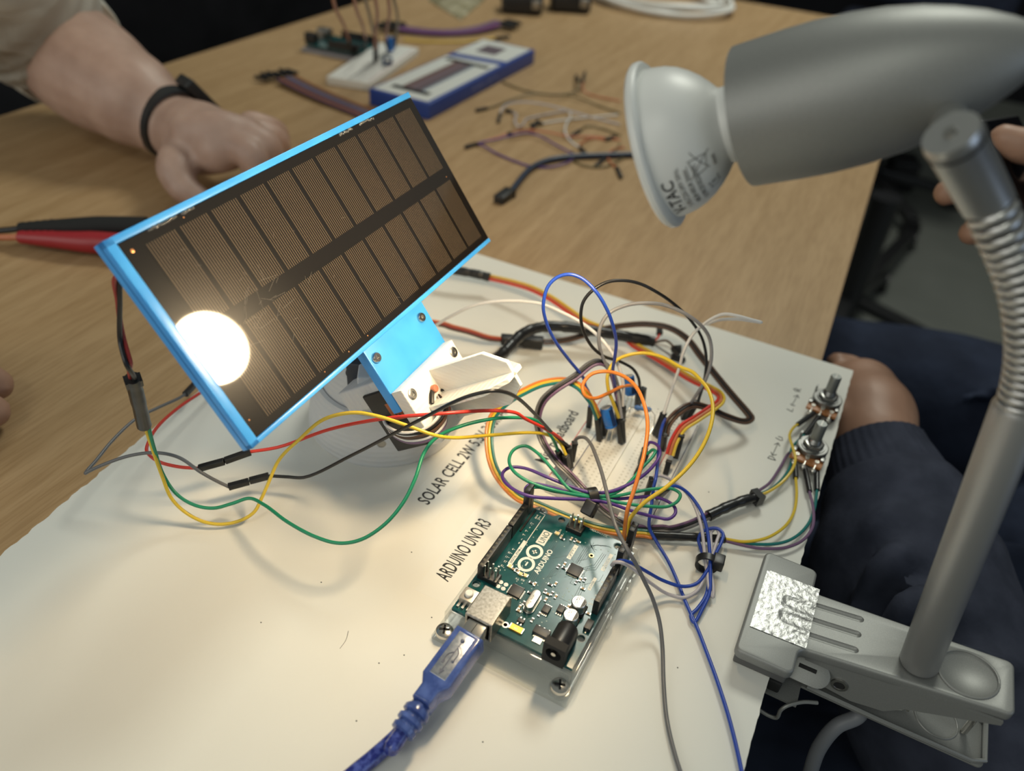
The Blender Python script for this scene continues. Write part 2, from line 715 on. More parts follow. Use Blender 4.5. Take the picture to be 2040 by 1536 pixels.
# ================================================================== the room
floor_m = noise_col(principled('grey_vinyl', (0.12, 0.125, 0.115), 0.5), (0.110, 0.116, 0.105), (0.130, 0.136, 0.124), nscale=6)
dark_wall = noise_col(principled('dark_curtain_wall', (0.010, 0.010, 0.012), 0.9, spec=0.1), (0.008, 0.008, 0.010), (0.013, 0.013, 0.016), nscale=3)
struct('floor', MB().box((0.2, 1.0, -0.753), (7, 7, 0.02)), floor_m)
struct('wall_back', MB().box((0.2, 4.0, 0.4), (7, 0.1, 2.3)), dark_wall)
struct('wall_left', MB().box((-2.9, 1.0, 0.4), (0.1, 6.0, 2.3)), dark_wall)

# ------------------------------------------------------------------ table
wood = wood_mat()
YAW = 0.0175
TM = Matrix.Rotation(YAW, 4, 'Z')
tb = thing('table', 'light beech laminate table under the white board', 'table', M=Matrix.Translation((0, 0, -0.743)) @ TM)
TX0, TX1, TY0, TY1 = -0.700, 0.0349, -0.75, 1.232
part('tabletop', MB().box(((TX0 + TX1) / 2, (TY0 + TY1) / 2, 0.743 - 0.003 - 0.0125), (TX1 - TX0, TY1 - TY0, 0.025)), wood, tb, local=True)
edge_m = principled('beech_edge_band', (0.36, 0.22, 0.10), 0.5)
for c, s in (((TX1 + 0.0005, (TY0 + TY1) / 2), (0.001, TY1 - TY0)), ((TX0 - 0.0005, (TY0 + TY1) / 2), (0.001, TY1 - TY0)),
             (((TX0 + TX1) / 2, TY1 + 0.0005), (TX1 - TX0, 0.001)), (((TX0 + TX1) / 2, TY0 - 0.0005), (TX1 - TX0, 0.001))):
    part('edge_band', MB().box((*c, 0.7270), (*s, 0.024)), edge_m, tb, local=True)
leg_m = principled('grey_table_leg', (0.10, 0.10, 0.10), 0.4, 0.6)
for x in (TX0 + 0.06, TX1 - 0.06):
    for y in (TY0 + 0.06, TY1 - 0.06):
        part('leg', MB().cyl((x, y, 0), (x, y, 0.715), 0.02, 20), leg_m, tb, local=True)

# ------------------------------------------------------------------ white board
BT = 0.003


def edge_pts(a, b, step, amp):
    a, b = Vector((*a, 0)), Vector((*b, 0))
    n = max(2, int((b - a).length / step))
    nrm = Vector((-(b - a).y, (b - a).x, 0)).normalized()
    return [a.lerp(b, i / n) + nrm * (random.uniform(-amp, amp) if 0 < i < n else 0) for i in range(n)]


outl = []
outl += edge_pts((-0.2425, -0.32), (0.0490, -0.32), 0.05, 0)
outl += edge_pts((0.0490, -0.32), (0.0511, 0.2190), 0.0025, 0.00022)
outl += edge_pts((0.0511, 0.2190), (-0.286, 0.2188), 0.05, 0)
outl += edge_pts((-0.286, 0.2188), (-0.2425, -0.32), 0.0028, 0.00055)
bd = thing('project_board', 'white card board with stuck-on labels carrying the whole project', 'board', (-0.1, 0, -BT))
part('card', MB().prism([(p.x, p.y) for p in outl], -BT + 0.00002, 0), board_white, bd)
UPX = Vector((-1, 0, 0))


def board_label(name, txt, x_base, y0, y1, cap, bold=0.014, box=None, dx=0.0):
    """condensed capitals running away from the viewer (along +y), baseline at x = x_base"""
    M = frame_M((x_base, y0, 0.00004), (dx, 1, 0), (-1, 0, 0))
    probe = text_mb(txt, 1.0, Matrix.Identity(4), bold=bold)
    w = max(v.x for v in probe.v) - min(v.x for v in probe.v)
    size = cap / 0.70
    sx = (y1 - y0) / (w * size)
    if box:
        part('label_film', MB().box((box[0], box[1], 0.00002), (box[2], box[3], 0.00003)), label_film, bd)
    part(name, text_mb(txt, size, M, sx=sx, bold=bold, extrude=0.00002), ink, bd)


board_label('printed_label', 'SOLAR CELL 2W 5.5V 360mA', -0.1162, -0.0105, 0.0700, 0.0066, box=(-0.1175, 0.030, 0.017, 0.100), dx=0.02)
board_label('printed_label', 'ARDUINO UNO R3', -0.0853, -0.0445, -0.0050, 0.0068, box=(-0.0850, -0.022, 0.021, 0.066), dx=0.02)
board_label('printed_label', 'Mini breadboard', -0.0795, 0.0440, 0.0905, 0.0062, dx=-0.02)


def pencil_mark(strokes):
    mb = MB()
    for s in strokes:
        mb.tube([at(1480 + x / 3.84, 700 + y / 3.84, 0.00012) for x, y in s], 0.00022, 5)
    return mb


part('pencil_mark', pencil_mark([[(335, 440), (378, 462)], [(378, 462), (384, 440)], [(385, 285), (405, 305), (425, 295), (408, 283), (388, 290)], [(420, 300), (445, 290)], [(405, 300), (440, 310)],
                                 [(375, 412), (420, 335)], [(365, 400), (375, 412)], [(400, 415), (375, 412)], [(388, 345), (420, 335)], [(428, 360), (420, 335)]]), pencil, bd, label='pencilled letters L and R with a double arrow')
part('pencil_mark', pencil_mark([[(188, 815), (250, 835)], [(190, 815), (205, 800), (232, 810), (250, 835)], [(250, 660), (285, 680), (303, 682), (300, 660), (270, 650)],
                                 [(225, 795), (270, 700)], [(215, 770), (225, 795)], [(258, 790), (225, 795)], [(240, 712), (270, 700)], [(282, 725), (270, 700)]]), pencil, bd, label='pencilled letters D and U with a double arrow')

dm = MB()
for px_, py_ in ((755, 1321), (710, 1436), (805, 1305), (962, 1478), (640, 1160), (1120, 1310), (1350, 1330), (860, 1230), (520, 1240), (1412, 980), (1400, 760), (820, 1100)):
    dm.box(at(px_, py_, 0.0001), (0.0005, 0.0004, 0.0002))
dm.tube(catmull([at(677, 1292, 0.0001), at(689, 1275, 0.0001), at(694, 1257, 0.0001)], 5), 0.00009, 5)
part('dust_specks', dm, pencil, bd, kind='stuff')

# ================================================================== solar tracker
PC = Vector((-0.1679, 0.0049, 0.1184))
PU = Vector((-0.0215, 0.9997, -0.0088)).normalized()
PN = Vector((0.80405, 0.01252, 0.59442)).normalized()
PU = (PU - PN * PU.dot(PN)).normalized()
PV = PN.cross(PU)
PM = frame_M(PC, PU, PV)


def PL(u, v, w):
    return PC + (PU * u + PV * v + PN * w) * MM


BASE = Vector((-0.170, 0.034, 0))
tr = thing('solar_tracker', 'blue-framed solar panel tilted on a pale printed base with servo motors', 'solar tracker', BASE)
part('base_shell', MB().lathe([(0, 0.0400), (0.0015, 0.0405), (0.012, 0.0390), (0.022, 0.0368), (0.0285, 0.0345), (0.0290, 0.0325), (0.0275, 0.0310)], BASE, (0, 0, 1), 64), grey_print, tr)
part('turntable_dome', MB().lathe([(0.0265, 0.0318), (0.031, 0.0318), (0.040, 0.0300), (0.048, 0.0272), (0.0545, 0.0225), (0.0555, 0.0150)], BASE, (0, 0, 1), 64), grey_print, tr)
sv_m = principled('navy_servo_case', (0.030, 0.036, 0.050), 0.5)
sv = part('pan_servo', MB().box(BASE + Vector((0.012, -0.0215, 0.0475)), (0.026, 0.018, 0.022), Matrix.Rotation(0.35, 3, 'Z'), 0.001), sv_m, tr, label='dark servo case set in the dome')
part('screw', MB().lathe([(0, 0.0028), (0.0006, 0.0026), (0.001, 0.0014)], BASE + Vector((0.0045, -0.0325, 0.052)), (0.35, -1, 0.15), 16), black_pl, sv)
bs = part('base_screw', MB().lathe([(0, 0.0036), (0.0008, 0.0034), (0.0012, 0.0016)], BASE + Vector((0.0195, -0.0318, 0.0145)), (0.5, -0.8, 0.22), 16), dull_steel, tr)
part('screw_recess', MB().lathe([(0, 0.0048), (0.0006, 0.0046)], BASE + Vector((0.0193, -0.0312, 0.0145)), (0.5, -0.8, 0.22), 20), black_matte, bs)

# panel frame: tray with raised lips on three sides, open at the far end
FW, FH = 184.0, 83.0
fm = MB()
fr = lambda u0, u1, v0, v1, w0, w1, b=0.35: fm.box(((u0 + u1) / 2 * MM, (v0 + v1) / 2 * MM, (w0 + w1) / 2 * MM), ((u1 - u0) * MM, (v1 - v0) * MM, (w1 - w0) * MM), None, b * MM)
fr(-92, 92, -41.5, 41.5, -5.5, -1.6)
fr(-92, -88, -41.5, 41.5, -3.0, 0.6)
fr(-92, 92, 38.8, 41.5, -3.0, 0.6)
fr(-92, 92, -41.5, -39.5, -3.0, 0.6)
part('panel_frame', fm, blue_print, tr, PM, True)
resin = principled('black_panel_backing', (0.009, 0.0078, 0.0072), 0.3, spec=0.10, Coat_Weight=1.0, Coat_Roughness=0.035)
sp = part('solar_panel', MB().box((2.0 * MM, -0.4 * MM, -0.75 * MM), (180 * MM, 78.0 * MM, 1.5 * MM)), resin, tr, PM, True, label='black solar panel with rows of lined cells')
cm = cell_mat()
cell_me = MB().box((0, 0, 0), (0.0143, 0.0322, 0.00006)).mesh('cell')
NC = 11
for row, vc in ((0, 18.6), (1, -20.2)):
    for i in range(NC):
        uc = -72.6 + i * 15.3
        part('cell', cell_me, cm, sp, PM @ Matrix.Translation((uc * MM, vc * MM, 0.00002)))
gold_m = principled('copper_dot', (0.6, 0.27, 0.10), 0.35, 0.6)
for u_, v_ in ((-84.5, 34.8), (-86, -33), (-30, -37.5), (-46, -37.4), (-16.5, -37.5), (-60, 36.8), (86, -2)):
    part('solder_dot', MB().lathe([(0, 0.0007 if u_ == -84.5 else 0.0003), (0.00008, 0.0002)], PL(u_, v_, 0.01), PN, 10), gold_m, sp)
scuff = principled('resin_scuff', (0.10, 0.09, 0.08), 0.5)
sc_mb = MB()
for i in range(46):
    if i < 26:
        u_, v_ = random.gauss(-52, 9), random.gauss(-3, 5)
        L, an = random.uniform(2, 9), random.gauss(0.5, 0.7)
    else:
        u_, v_ = random.uniform(-80, 30), random.uniform(-34, 32)
        L, an = random.uniform(0.6, 3), random.uniform(0, 3.1)
    p = PL(u_, v_, 0.06)
    q = PL(u_ + L * math.cos(an), v_ + L * math.sin(an), 0.06)
    sc_mb.bar(p, q, 0.00007, 0.00003, PN)
part('scuff_marks', sc_mb, scuff, sp, kind='stuff')
glue = MB()
for u_, v_, l_ in ((-75, 38.2, 12), (-60, 38.3, 6), (33, 38.0, 9), (48, 38.2, 7), (55, 38.0, 4)):
    for k in range(int(l_)):
        glue.sphere(PL(u_ + k * 1.1, v_ + random.uniform(-.3, .3), 0.1), 0.0007 * random.uniform(.6, 1.1), 8, 5)
part('glue_blob', glue, clear_mat('clear_glue', (0.8, 0.8, 0.8), 0.2, 0.1), sp, kind='stuff')

# blue mounting plate below the panel
part('mounting_plate', MB().prism([(-21.5 * MM, -73 * MM), (25 * MM, -73 * MM), (25.5 * MM, -40.5 * MM), (-21.5 * MM, -40.5 * MM)], -7.5 * MM, -2.2 * MM, PM, 0.0004), blue_print, tr, label='blue mounting plate')


def cap_screw(pos, axis, r, parent, head=0.0016, m=chrome):
    s = part('screw', MB().lathe([(0, r), (head * 0.6, r), (head, r * 0.82), (head, r * 0.45), (head * 0.45, r * 0.40)], pos, axis, 20), m, parent)
    return s


for u_ in (-17.5, 19.0):
    cap_screw(PL(u_, -47.5, -2.3), PN, 0.0024, tr)
# white sensor bracket over the plate and its light-dividing cross
part('sensor_bracket', MB().prism([(-21.5 * MM, -86 * MM), (-17 * MM, -94 * MM), (14 * MM, -94 * MM), (22.5 * MM, -86 * MM), (22.5 * MM, -63.5 * MM), (-21.5 * MM, -63.5 * MM)], -2.0 * MM, 4.6 * MM, PM, 0.0006), white_print, tr, label='white sensor bracket')
for u_, v_ in ((-17.2, -68.2), (18.8, -68.2)):
    cap_screw(PL(u_, v_, 4.5), PN, 0.0025, tr, 0.0008, dull_steel)
hole_m = principled('screw_hole_shade', (0.10, 0.10, 0.10), 0.8)
part('screw_hole', MB().lathe([(0, 0.0021), (0.0001, 0.0021)], PL(8, -90, 4.62), PN, 16), hole_m, tr)
cr = MB()
SVC = -79.0


def fin(M_, half):
    t = 1.1 * MM
    pol = [(-half * MM, 4 * MM), (half * MM, 4 * MM), (half * MM, 36 * MM), ((half - 7) * MM, 45.5 * MM), (-(half - 7) * MM, 45.5 * MM), (-half * MM, 36 * MM)]
    cr.prism(pol, -t, t, M_, 0.0002, 1)


fin(frame_M(PL(0, SVC, 0), PU, PN), 13)
fin(frame_M(PL(0, SVC, 0), PV, PN), 13)
cx = part('sensor_cross', cr, white_print, tr, label='white light-dividing cross with four fins')
ldr_m = principled('light_sensor_face', (0.45, 0.16, 0.09), 0.4)
for u_, v_ in ((-5, 5.5), (-5, -5.5), (5, 5.5)):
    q = part('photoresistor', MB().lathe([(0, 0.0018), (0.0016, 0.0018), (0.002, 0.0015)], PL(u_, SVC + v_, 4.6), PN, 16), ldr_m, tr)
    part('lead_sleeve', MB().tube([PL(u_ - 0.5, SVC + v_, 4.4), PL(u_ - 3, SVC + v_ - 1, 5.2), PL(u_ - 6, SVC + v_ - 4, 5.2)], 0.0012, 8), shrink, q)
# tilt servo behind the bracket
tsv = part('tilt_servo', MB().box((1 * MM, -78 * MM, -14 * MM), (37 * MM, 31 * MM, 20 * MM), None, 0.0008), black_pl, tr, PM, True, label='black tilt servo')
part('sticker', MB().box((-17.65 * MM, -73.5 * MM, -9.5 * MM), (0.0001, 9 * MM, 8 * MM)), principled('orange_sticker', (0.35, 0.10, 0.03), 0.4), tsv, PM, True)
part('lettering', text_mb('Re.', 0.0048, frame_M(PL(-17.78, -77.3, -10.8), PV, PN), 0.9, bold=0.02), ink, tsv)
part('tilt_arm', MB().box((0 * MM, -64 * MM, -26 * MM), (32 * MM, 12 * MM, 26 * MM), None, 0.001), grey_print, tr, PM, True)
part('tilt_arm', MB().bar(BASE + Vector((0.012, -0.02, 0.05)), PL(-8, -66, -24), 0.018, 0.016, bev=0.001), grey_print, tr)
# sensor leads looping down from the bracket
for j, (c, dx, dz) in enumerate((('white', 0, 0), ('white', 2.5, 1.0), ('brown', 5, 0.5), ('white', 7, 1.5), ('black', 1.5, 2.0), ('mauve', 9, 1.0), ('brown', 3.8, 2.6))):
    q = catmull([PL(-5, SVC + 2, 5.6), PL(-9, SVC - 1 - dx * .2, 8 + dz), PL(-15, -82.5 - dx * .5, 8.5 + dz), PL(-21.5, -83.5 - dx * .6, 4 + dz), PL(-25.5, -81 - dx * .6, -4), PL(-23.5, -77 - dx * .5, -13), PL(-17, -75 - dx * .3, -20)], 8)
    part('sensor_lead', MB().tube(q, 0.0007, 8), wmat(c), tr)

# ================================================================== microcontroller board on its clear base
AM = Matrix.Translation((-0.01908361, -0.06514931, 0)) @ Matrix.Rotation(1.54599818, 4, 'Z')


def AW(x, y, z):
    return AM @ Vector((x * MM, y * MM, z * MM))


def abox(x0, x1, y0, y1, z0, z1, bev=0.0, mb=None):
    mb = mb or MB()
    return mb.box(((x0 + x1) / 2 * MM, (y0 + y1) / 2 * MM, (z0 + z1) / 2 * MM), ((x1 - x0) * MM, (y1 - y0) * MM, (z1 - z0) * MM), None, bev * MM)


cs = thing('clear_case_base', 'clear plastic tray screwed down under the green circuit board', 'case', M=AM)
pl = [(-8.5, -2.7), (70.5, -2.7), (77, 1.5), (77, 53), (70.5, 57.5), (-8.5, 57.5)]
part('base_plate', MB().prism([(a * MM, b * MM) for a, b in pl], 0.00005, 0.003, None, 0.0004, 2), clear_pl, cs, local=True)
for x0, x1, y0, y1 in ((-1.9, 70.6, -2.3, -0.5), (-1.9, 70.6, 53.8, 55.6), (-1.9, -0.2, -0.5, 53.8), (69.0, 70.6, -0.5, 53.8)):
    part('tray_wall', abox(x0, x1, y0, y1, 3, 11.6, 0.35), clear_pl, cs, local=True)
for x, y in ((15.24, 50.8), (13.97, 2.54), (66.04, 35.56), (66.04, 7.62)):
    part('standoff', MB().cyl((x * MM, y * MM, 0.003), (x * MM, y * MM, 0.0119), 0.0026, 16), clear_pl, cs, local=True)
for x, y, z in ((30, -3.4, 5), (52, -3.4, 5), (60, -3.4, 7)):
    part('clip', abox(x, x + 5, y - .4, y + 1.2, 3, z + 3, 0.3), clear_pl, cs, local=True)
for x, y, z in ((-4.9, 53.6, 3.0), (-4.6, 2.2, 5.5), (73.2, 6, 3.0), (73.2, 49, 3.0)):
    b = part('screw', MB().lathe([(z * MM, 0.0037), ((z + .5) * MM, 0.0038), ((z + 1.5) * MM, 0.0034), ((z + 2.0) * MM, 0.0022), ((z + 2.1) * MM, 0.0008)], (x * MM, y * MM, 0), (0, 0, 1), 24), chrome, cs, local=True)
    part('cross_slot', MB().box((x * MM, y * MM, (z + 1.9) * MM), (0.0042, 0.0009, 0.0007), Matrix.Rotation(.4, 3, 'Z')).box((x * MM, y * MM, (z + 1.9) * MM), (0.0009, 0.0042, 0.0007), Matrix.Rotation(.4, 3, 'Z')), black_matte, b, local=True)
    if z > 4:
        part('screw_post', MB().cyl((x * MM, y * MM, 0.003), (x * MM, y * MM, z * MM), 0.0042, 20), clear_pl, cs, local=True)

ub = thing('microcontroller_board', 'green circuit board with white infinity logo in the clear tray', 'circuit board', M=AM)
ZP = 13.5
holes = [(15.24, 50.8, 1.6), (13.97, 2.54, 1.6), (66.04, 35.56, 1.6), (65.2, 7.62, 1.6)]


def pcb_mesh(outline, holes, z0, z1):
    bm = bmesh.new()
    ed = []

    def loop(pts):
        vs = [bm.verts.new((x * MM, y * MM, z1 * MM)) for x, y in pts]
        for i in range(len(vs)):
            ed.append(bm.edges.new((vs[i], vs[(i + 1) % len(vs)])))
    loop(outline)
    for x, y, r in holes:
        loop([(x + r * math.cos(t * math.pi / 10), y + r * math.sin(t * math.pi / 10)) for t in range(20)])
    bmesh.ops.triangle_fill(bm, edges=ed, use_beauty=True)
    r = bmesh.ops.extrude_face_region(bm, geom=bm.faces[:])
    bmesh.ops.translate(bm, vec=(0, 0, (z0 - z1) * MM), verts=[g for g in r['geom'] if isinstance(g, bmesh.types.BMVert)])
    bmesh.ops.recalc_face_normals(bm, faces=bm.faces)
    bm.verts.index_update()
    mb = MB()
    mb.add([v.co.copy() for v in bm.verts], [tuple(v.index for v in f.verts) for f in bm.faces])
    bm.free()
    return mb


pcb = part('circuit_board', pcb_mesh([(0, 0), (65.4, 0), (65.4, 2.0), (68.3, 5.0), (68.3, 37.6), (65.8, 40.2), (65.8, 51.6), (64.3, 53.3), (0, 53.3)], holes, ZP - 1.6, ZP), pcb_green, ub, local=True)
for x, y, r in holes:
    mb = MB()
    n = 24
    vs, fs = [], []
    for k in range(n):
        t = 2 * math.pi * k / n
        for rr in (r, r + 0.45):
            vs.append(((x + rr * math.cos(t)) * MM, (y + rr * math.sin(t)) * MM, (ZP + 0.02) * MM))
    for k in range(n):
        a, b2 = 2 * k, 2 * ((k + 1) % n)
        fs.append((a, a + 1, b2 + 1, b2))
    mb.add(vs, fs)
    part('hole_ring', mb, trace, pcb, local=True)


def header(x0, n, yc, z1=ZP + 8.5, parent=None):
    L = n * 2.54
    h = part('pin_header', abox(x0 - 1.27, x0 + L - 1.27, yc - 1.27, yc + 1.27, ZP, z1, 0.12), black_pl, parent, local=True)
    for i in range(n):
        part('pin_socket', SOCK, principled('socket_contact', (0.08, 0.075, 0.06), 0.5, 0.6), h, AM @ Matrix.Translation(((x0 + i * 2.54) * MM, yc * MM, z1 * MM)))
    return h


SOCK = MB().box((0, 0, 0.00002), (0.0011, 0.0013, 0.00006)).mesh('pin_socket')
header(19.3, 10, 50.9, parent=ub)
header(45.6, 8, 50.9, parent=ub)
header(28.2, 8, 2.6, parent=ub)
header(51.1, 6, 2.6, parent=ub)
# pins of the two programming headers
for cx_, cy_ in ((63.8, 27.9), (20.6, 46.9)):
    g = part('programming_header', abox(cx_ - 2.54, cx_ + 2.54, cy_ - 3.8, cy_ + 3.8, ZP, ZP + 2.5, 0.3), black_pl, ub, local=True)
    for i in range(2):
        for j in range(3):
            x, y = cx_ - 1.27 + 2.54 * i, cy_ - 2.54 + 2.54 * j
            part('header_pin', abox(x - .32, x + .32, y - .32, y + .32, ZP + 2.4, ZP + 8.4), tin, g, local=True)
# row of pins beside the digital header
g = part('pin_row', abox(50, 65, 48.0, 48.9, ZP, ZP + 0.6), black_matte, ub, local=True)
# usb port
usb_in = principled('port_inside', (0.02, 0.02, 0.02), 0.6)
us = part('usb_port', cut(abox(-6.1, 9.4, 32.1, 43.9, ZP, ZP + 10.9, 0.35), abox(-7, 2.5, 33.1, 42.9, ZP + 1.0, ZP + 9.9)), principled('port_shell', (0.60, 0.58, 0.52), 0.3, 1.0), ub, local=True)
noise_col(MATS['port_shell'], (0.22, 0.21, 0.19), (0.34, 0.325, 0.30), nscale=900, detail=3, bump=0.06, dist=0.0001)
part('port_tongue', abox(-4.5, 2.4, 36, 40, ZP + 3.5, ZP + 6.8), usb_in, us, local=True)
part('port_back', abox(9.3, 10.2, 32.1, 43.9, ZP, ZP + 9.8, 0.2), MATS['port_shell'], us, local=True)
# power jack
jk = part('power_jack', cut(abox(-2.2, 1.6, 3.1, 12.2, ZP, ZP + 10.9, 0.2), MB().cyl((-0.004, 7.65 * MM, (ZP + 6.2) * MM), (0.0005, 7.65 * MM, (ZP + 6.2) * MM), 0.0032, 24)), black_matte, ub, local=True)
part('jack_barrel', MB().lathe([(0, 0.0044), (0.0095, 0.0044), (0.0105, 0.0038)], (0.0016, 7.65 * MM, (ZP + 5.4) * MM), (1, 0, 0), 28), black_pl, jk, local=True)
part('jack_foot', abox(1.6, 12, 3.6, 11.7, ZP, ZP + 4.5, 0.2), black_matte, jk, local=True)
part('jack_pin', MB().cyl((-0.0022, 7.65 * MM, (ZP + 6.2) * MM), (0.0016, 7.65 * MM, (ZP + 6.2) * MM), 0.0010, 12), chrome, jk, local=True)
# crystal
cap_poly = [(14.6 + 4.6 + (2.35 * math.cos(t) if abs(t) <= 0 else 0), 0) for t in (0,)]


def capsule(xa, xb, yc, r):
    out = []
    for k in range(13):
        t = -math.pi / 2 + math.pi * k / 12
        out.append(((xb - r + r * math.cos(t)) * MM, (yc + r * math.sin(t)) * MM))
    for k in range(13):
        t = math.pi / 2 + math.pi * k / 12
        out.append(((xa + r + r * math.cos(t)) * MM, (yc + r * math.sin(t)) * MM))
    return out


xt = part('crystal', MB().prism(capsule(12.9, 24.1, 26.4, 2.35), ZP * MM, (ZP + 0.7) * MM, None, 0.0001, 1), tin, ub, local=True)
part('crystal_can', MB().prism(capsule(13.4, 23.6, 26.4, 1.95), (ZP + 0.7) * MM, (ZP + 3.5) * MM, None, 0.0004, 3), tin, xt, local=True)
part('lettering', text_mb('16.000', 0.0021, Matrix.Translation((15.2 * MM, 25.7 * MM, (ZP + 3.52) * MM)), 0.9), pencil, xt, local=True)
# chips with their legs
chip_m = principled('chip_package', (0.022, 0.022, 0.024), 0.45)


def chip(x, y, s, h, legs, name='chip'):
    c = part(name, abox(x - s / 2, x + s / 2, y - s / 2, y + s / 2, ZP + 0.1, ZP + h, 0.08), chip_m, ub, local=True)
    lm = MB()
    for i in range(legs):
        o = (i - (legs - 1) / 2) * (s * 0.86 / legs)
        for dx, dy, hx, hy in ((o, s / 2 + .25, .13, .42), (o, -s / 2 - .25, .13, .42), (s / 2 + .25, o, .42, .13), (-s / 2 - .25, o, .42, .13)):
            abox(x + dx - hx, x + dx + hx, y + dy - hy, y + dy + hy, ZP, ZP + .25, 0, lm)
    part('chip_legs', lm, tin, c, local=True, kind='stuff')


chip(42.6, 18.4, 5.6, 1.1, 8)
chip(20.1, 34.8, 5.4, 1.1, 8)


def soic(x0, x1, y0, y1, h, n, along='x', name='chip'):
    c = part(name, abox(x0, x1, y0, y1, ZP + 0.1, ZP + h, 0.1), chip_m, ub, local=True)
    lm = MB()
    for i in range(n):
        if along == 'x':
            x = x0 + (i + .5) * (x1 - x0) / n
            for ya in (y0 - .5, y1 + .5):
                abox(x - .22, x + .22, ya - .55, ya + .55, ZP, ZP + .4, 0, lm)
        else:
            y = y0 + (i + .5) * (y1 - y0) / n
            for xa in (x0 - .5, x1 + .5):
                abox(xa - .55, xa + .55, y - .25, y + .25, ZP, ZP + .4, 0, lm)
    part('chip_legs', lm, tin, c, local=True, kind='stuff')


soic(16.6, 20.2, 18.6, 21.6, 1.5, 4, 'y')
soic(19.8, 23.2, 13.6, 16.4, 1.5, 3, 'y')
soic(6.0, 9.6, 13.6, 20.2, 1.7, 3, 'y', 'voltage_regulator')
part('regulator_tab', abox(2.8, 6.0, 15.2, 18.6, ZP, ZP + 0.5), tin, ub, local=True)
soic(7.7, 9.4, 25.0, 27.9, 1.0, 2, 'y', 'transistor')
soic(17.8, 22.6, 0.8, 3.5, 2.0, 1, 'y', 'diode')
# capacitors
alu = principled('capacitor_can', (0.46, 0.45, 0.43), 0.34, 0.9)
for x, y in ((18.0, 9.4), (25.3, 9.2)):
    c = part('capacitor', MB().lathe([(ZP * MM, 0.0029), ((ZP + 1) * MM, 0.0031), ((ZP + 1.3) * MM, 0.0029), ((ZP + 5.2) * MM, 0.0031), ((ZP + 5.6) * MM, 0.0028), ((ZP + 5.55) * MM, 0.0001)], (x * MM, y * MM, 0), (0, 0, 1), 28), alu, ub, local=True)
    part('capacitor_foot', abox(x - 3.2, x + 3.2, y - 3.2, y + 3.2, ZP, ZP + 0.9, 0.2), black_matte, c, local=True)
    seg = [((x + 2.75 * math.cos(t)) * MM, (y + 2.75 * math.sin(t)) * MM) for t in [math.pi * 1.17 + i * (math.pi * 0.66) / 10 for i in range(11)]]
    part('polarity_mark', MB().prism(seg, (ZP + 5.58) * MM, (ZP + 5.62) * MM), principled('grey_mark', (0.05, 0.05, 0.05), 0.5), c, local=True)
    for j, tx in enumerate(('25V', '47', '5S')):
        part('lettering', text_mb(tx, 0.0019, Matrix.Translation(((x + 1.3 - j * 1.5) * MM, (y + 1.6) * MM, (ZP + 5.62) * MM)) @ Matrix.Rotation(-math.pi / 2, 4, 'Z'), 0.8), ink, c, local=True)
# reset button
bt = part('reset_button', abox(3.9, 10.2, 46.4, 52.6, ZP, ZP + 3.2, 0.2), principled('button_housing', (0.45, 0.41, 0.36), 0.4, 0.7), ub, local=True)
part('button_cap', MB().lathe([(0, 0.0017), (0.0011, 0.0017), (0.0014, 0.0014)], (7.0 * MM, 49.5 * MM, (ZP + 3.2) * MM), (0, 0, 1), 20), white_pl, bt, local=True)
lg = MB()
for y in (47.2, 49.5, 51.6):
    abox(1.4, 4.0, y - .5, y + .5, ZP, ZP + 0.9, 0, lg)
part('solder_legs', lg, tin, bt, local=True, kind='stuff')
# small surface parts
smd_cols = {'w': principled('chip_resistor', (0.02, 0.02, 0.022), 0.4), 't': principled('chip_capacitor', (0.36, 0.25, 0.14), 0.5), 'y': principled('status_led', (0.75, 0.62, 0.30), 0.4),
            'g': principled('polyfuse', (0.68, 0.40, 0.06), 0.35, 0.5), 's': white_pl}
SMD = {}


def smd(kind, x, y, lx, ly, h, name):
    c = part(name, abox(x - lx / 2, x + lx / 2, y - ly / 2, y + ly / 2, ZP, ZP + h), smd_cols[kind], ub, local=True)
    e = MB()
    if lx > ly:
        for s in (-1, 1):
            abox(x + s * lx / 2 - .22, x + s * lx / 2 + .22, y - ly / 2 - .03, y + ly / 2 + .03, ZP, ZP + h + .02, 0, e)
    else:
        for s in (-1, 1):
            abox(x - lx / 2 - .03, x + lx / 2 + .03, y + s * ly / 2 - .22, y + s * ly / 2 + .22, ZP, ZP + h + .02, 0, e)
    part('end_contact', e, tin, c, local=True)


smd('g', 4.4, 26.3, 2.6, 5.6, 0.9, 'fuse')
for x, y in ((30.2, 43.0), (29.0, 37.2), (29.4, 35.2), (57.3, 33.7)):
    smd('y', x, y, 1.5, 2.0, 0.8, 'status_light')
for k, (x, y) in enumerate(((29.8, 41.3), (29.9, 40.1), (29.8, 38.9), (27.4, 31.4), (27.5, 29.8), (26.5, 24.6), (25.9, 22.9), (27.0, 21.6), (56.6, 31.4), (55.7, 30.4), (57.8, 27.0), (57.9, 25.2), (58.0, 23.6), (41.0, 25.4),
                            (43.5, 23.6), (41.5, 22.9), (39.6, 14.4), (40.4, 12.9), (35.9, 11.6), (37.5, 15.4), (23.0, 22.5), (22.5, 29.6), (14.2, 30.0), (16.7, 29.5), (12.4, 29.5), (11.3, 22.8), (24.6, 13.0), (26.1, 11.7),
                            (21.0, 24.5), (12.8, 4.7), (25.8, 4.7), (15.2, 21.6), (26.4, 19.6), (30.6, 24.2), (32.2, 22.4))):
    smd('tw'[k % 2], x, y, *((1.7, 0.9) if k % 3 else (0.9, 1.7)), 0.55, 'chip_component')
for i in range(2):
    for j in range(2):
        part('solder_pad', MB().lathe([(0, 0.0010), (0.0001, 0.0010), (0.00025, 0.0005)], ((18.9 + 2.4 * i) * MM, (40.1 + 2.4 * j) * MM, ZP * MM), (0, 0, 1), 16), white_pl, pcb, local=True)
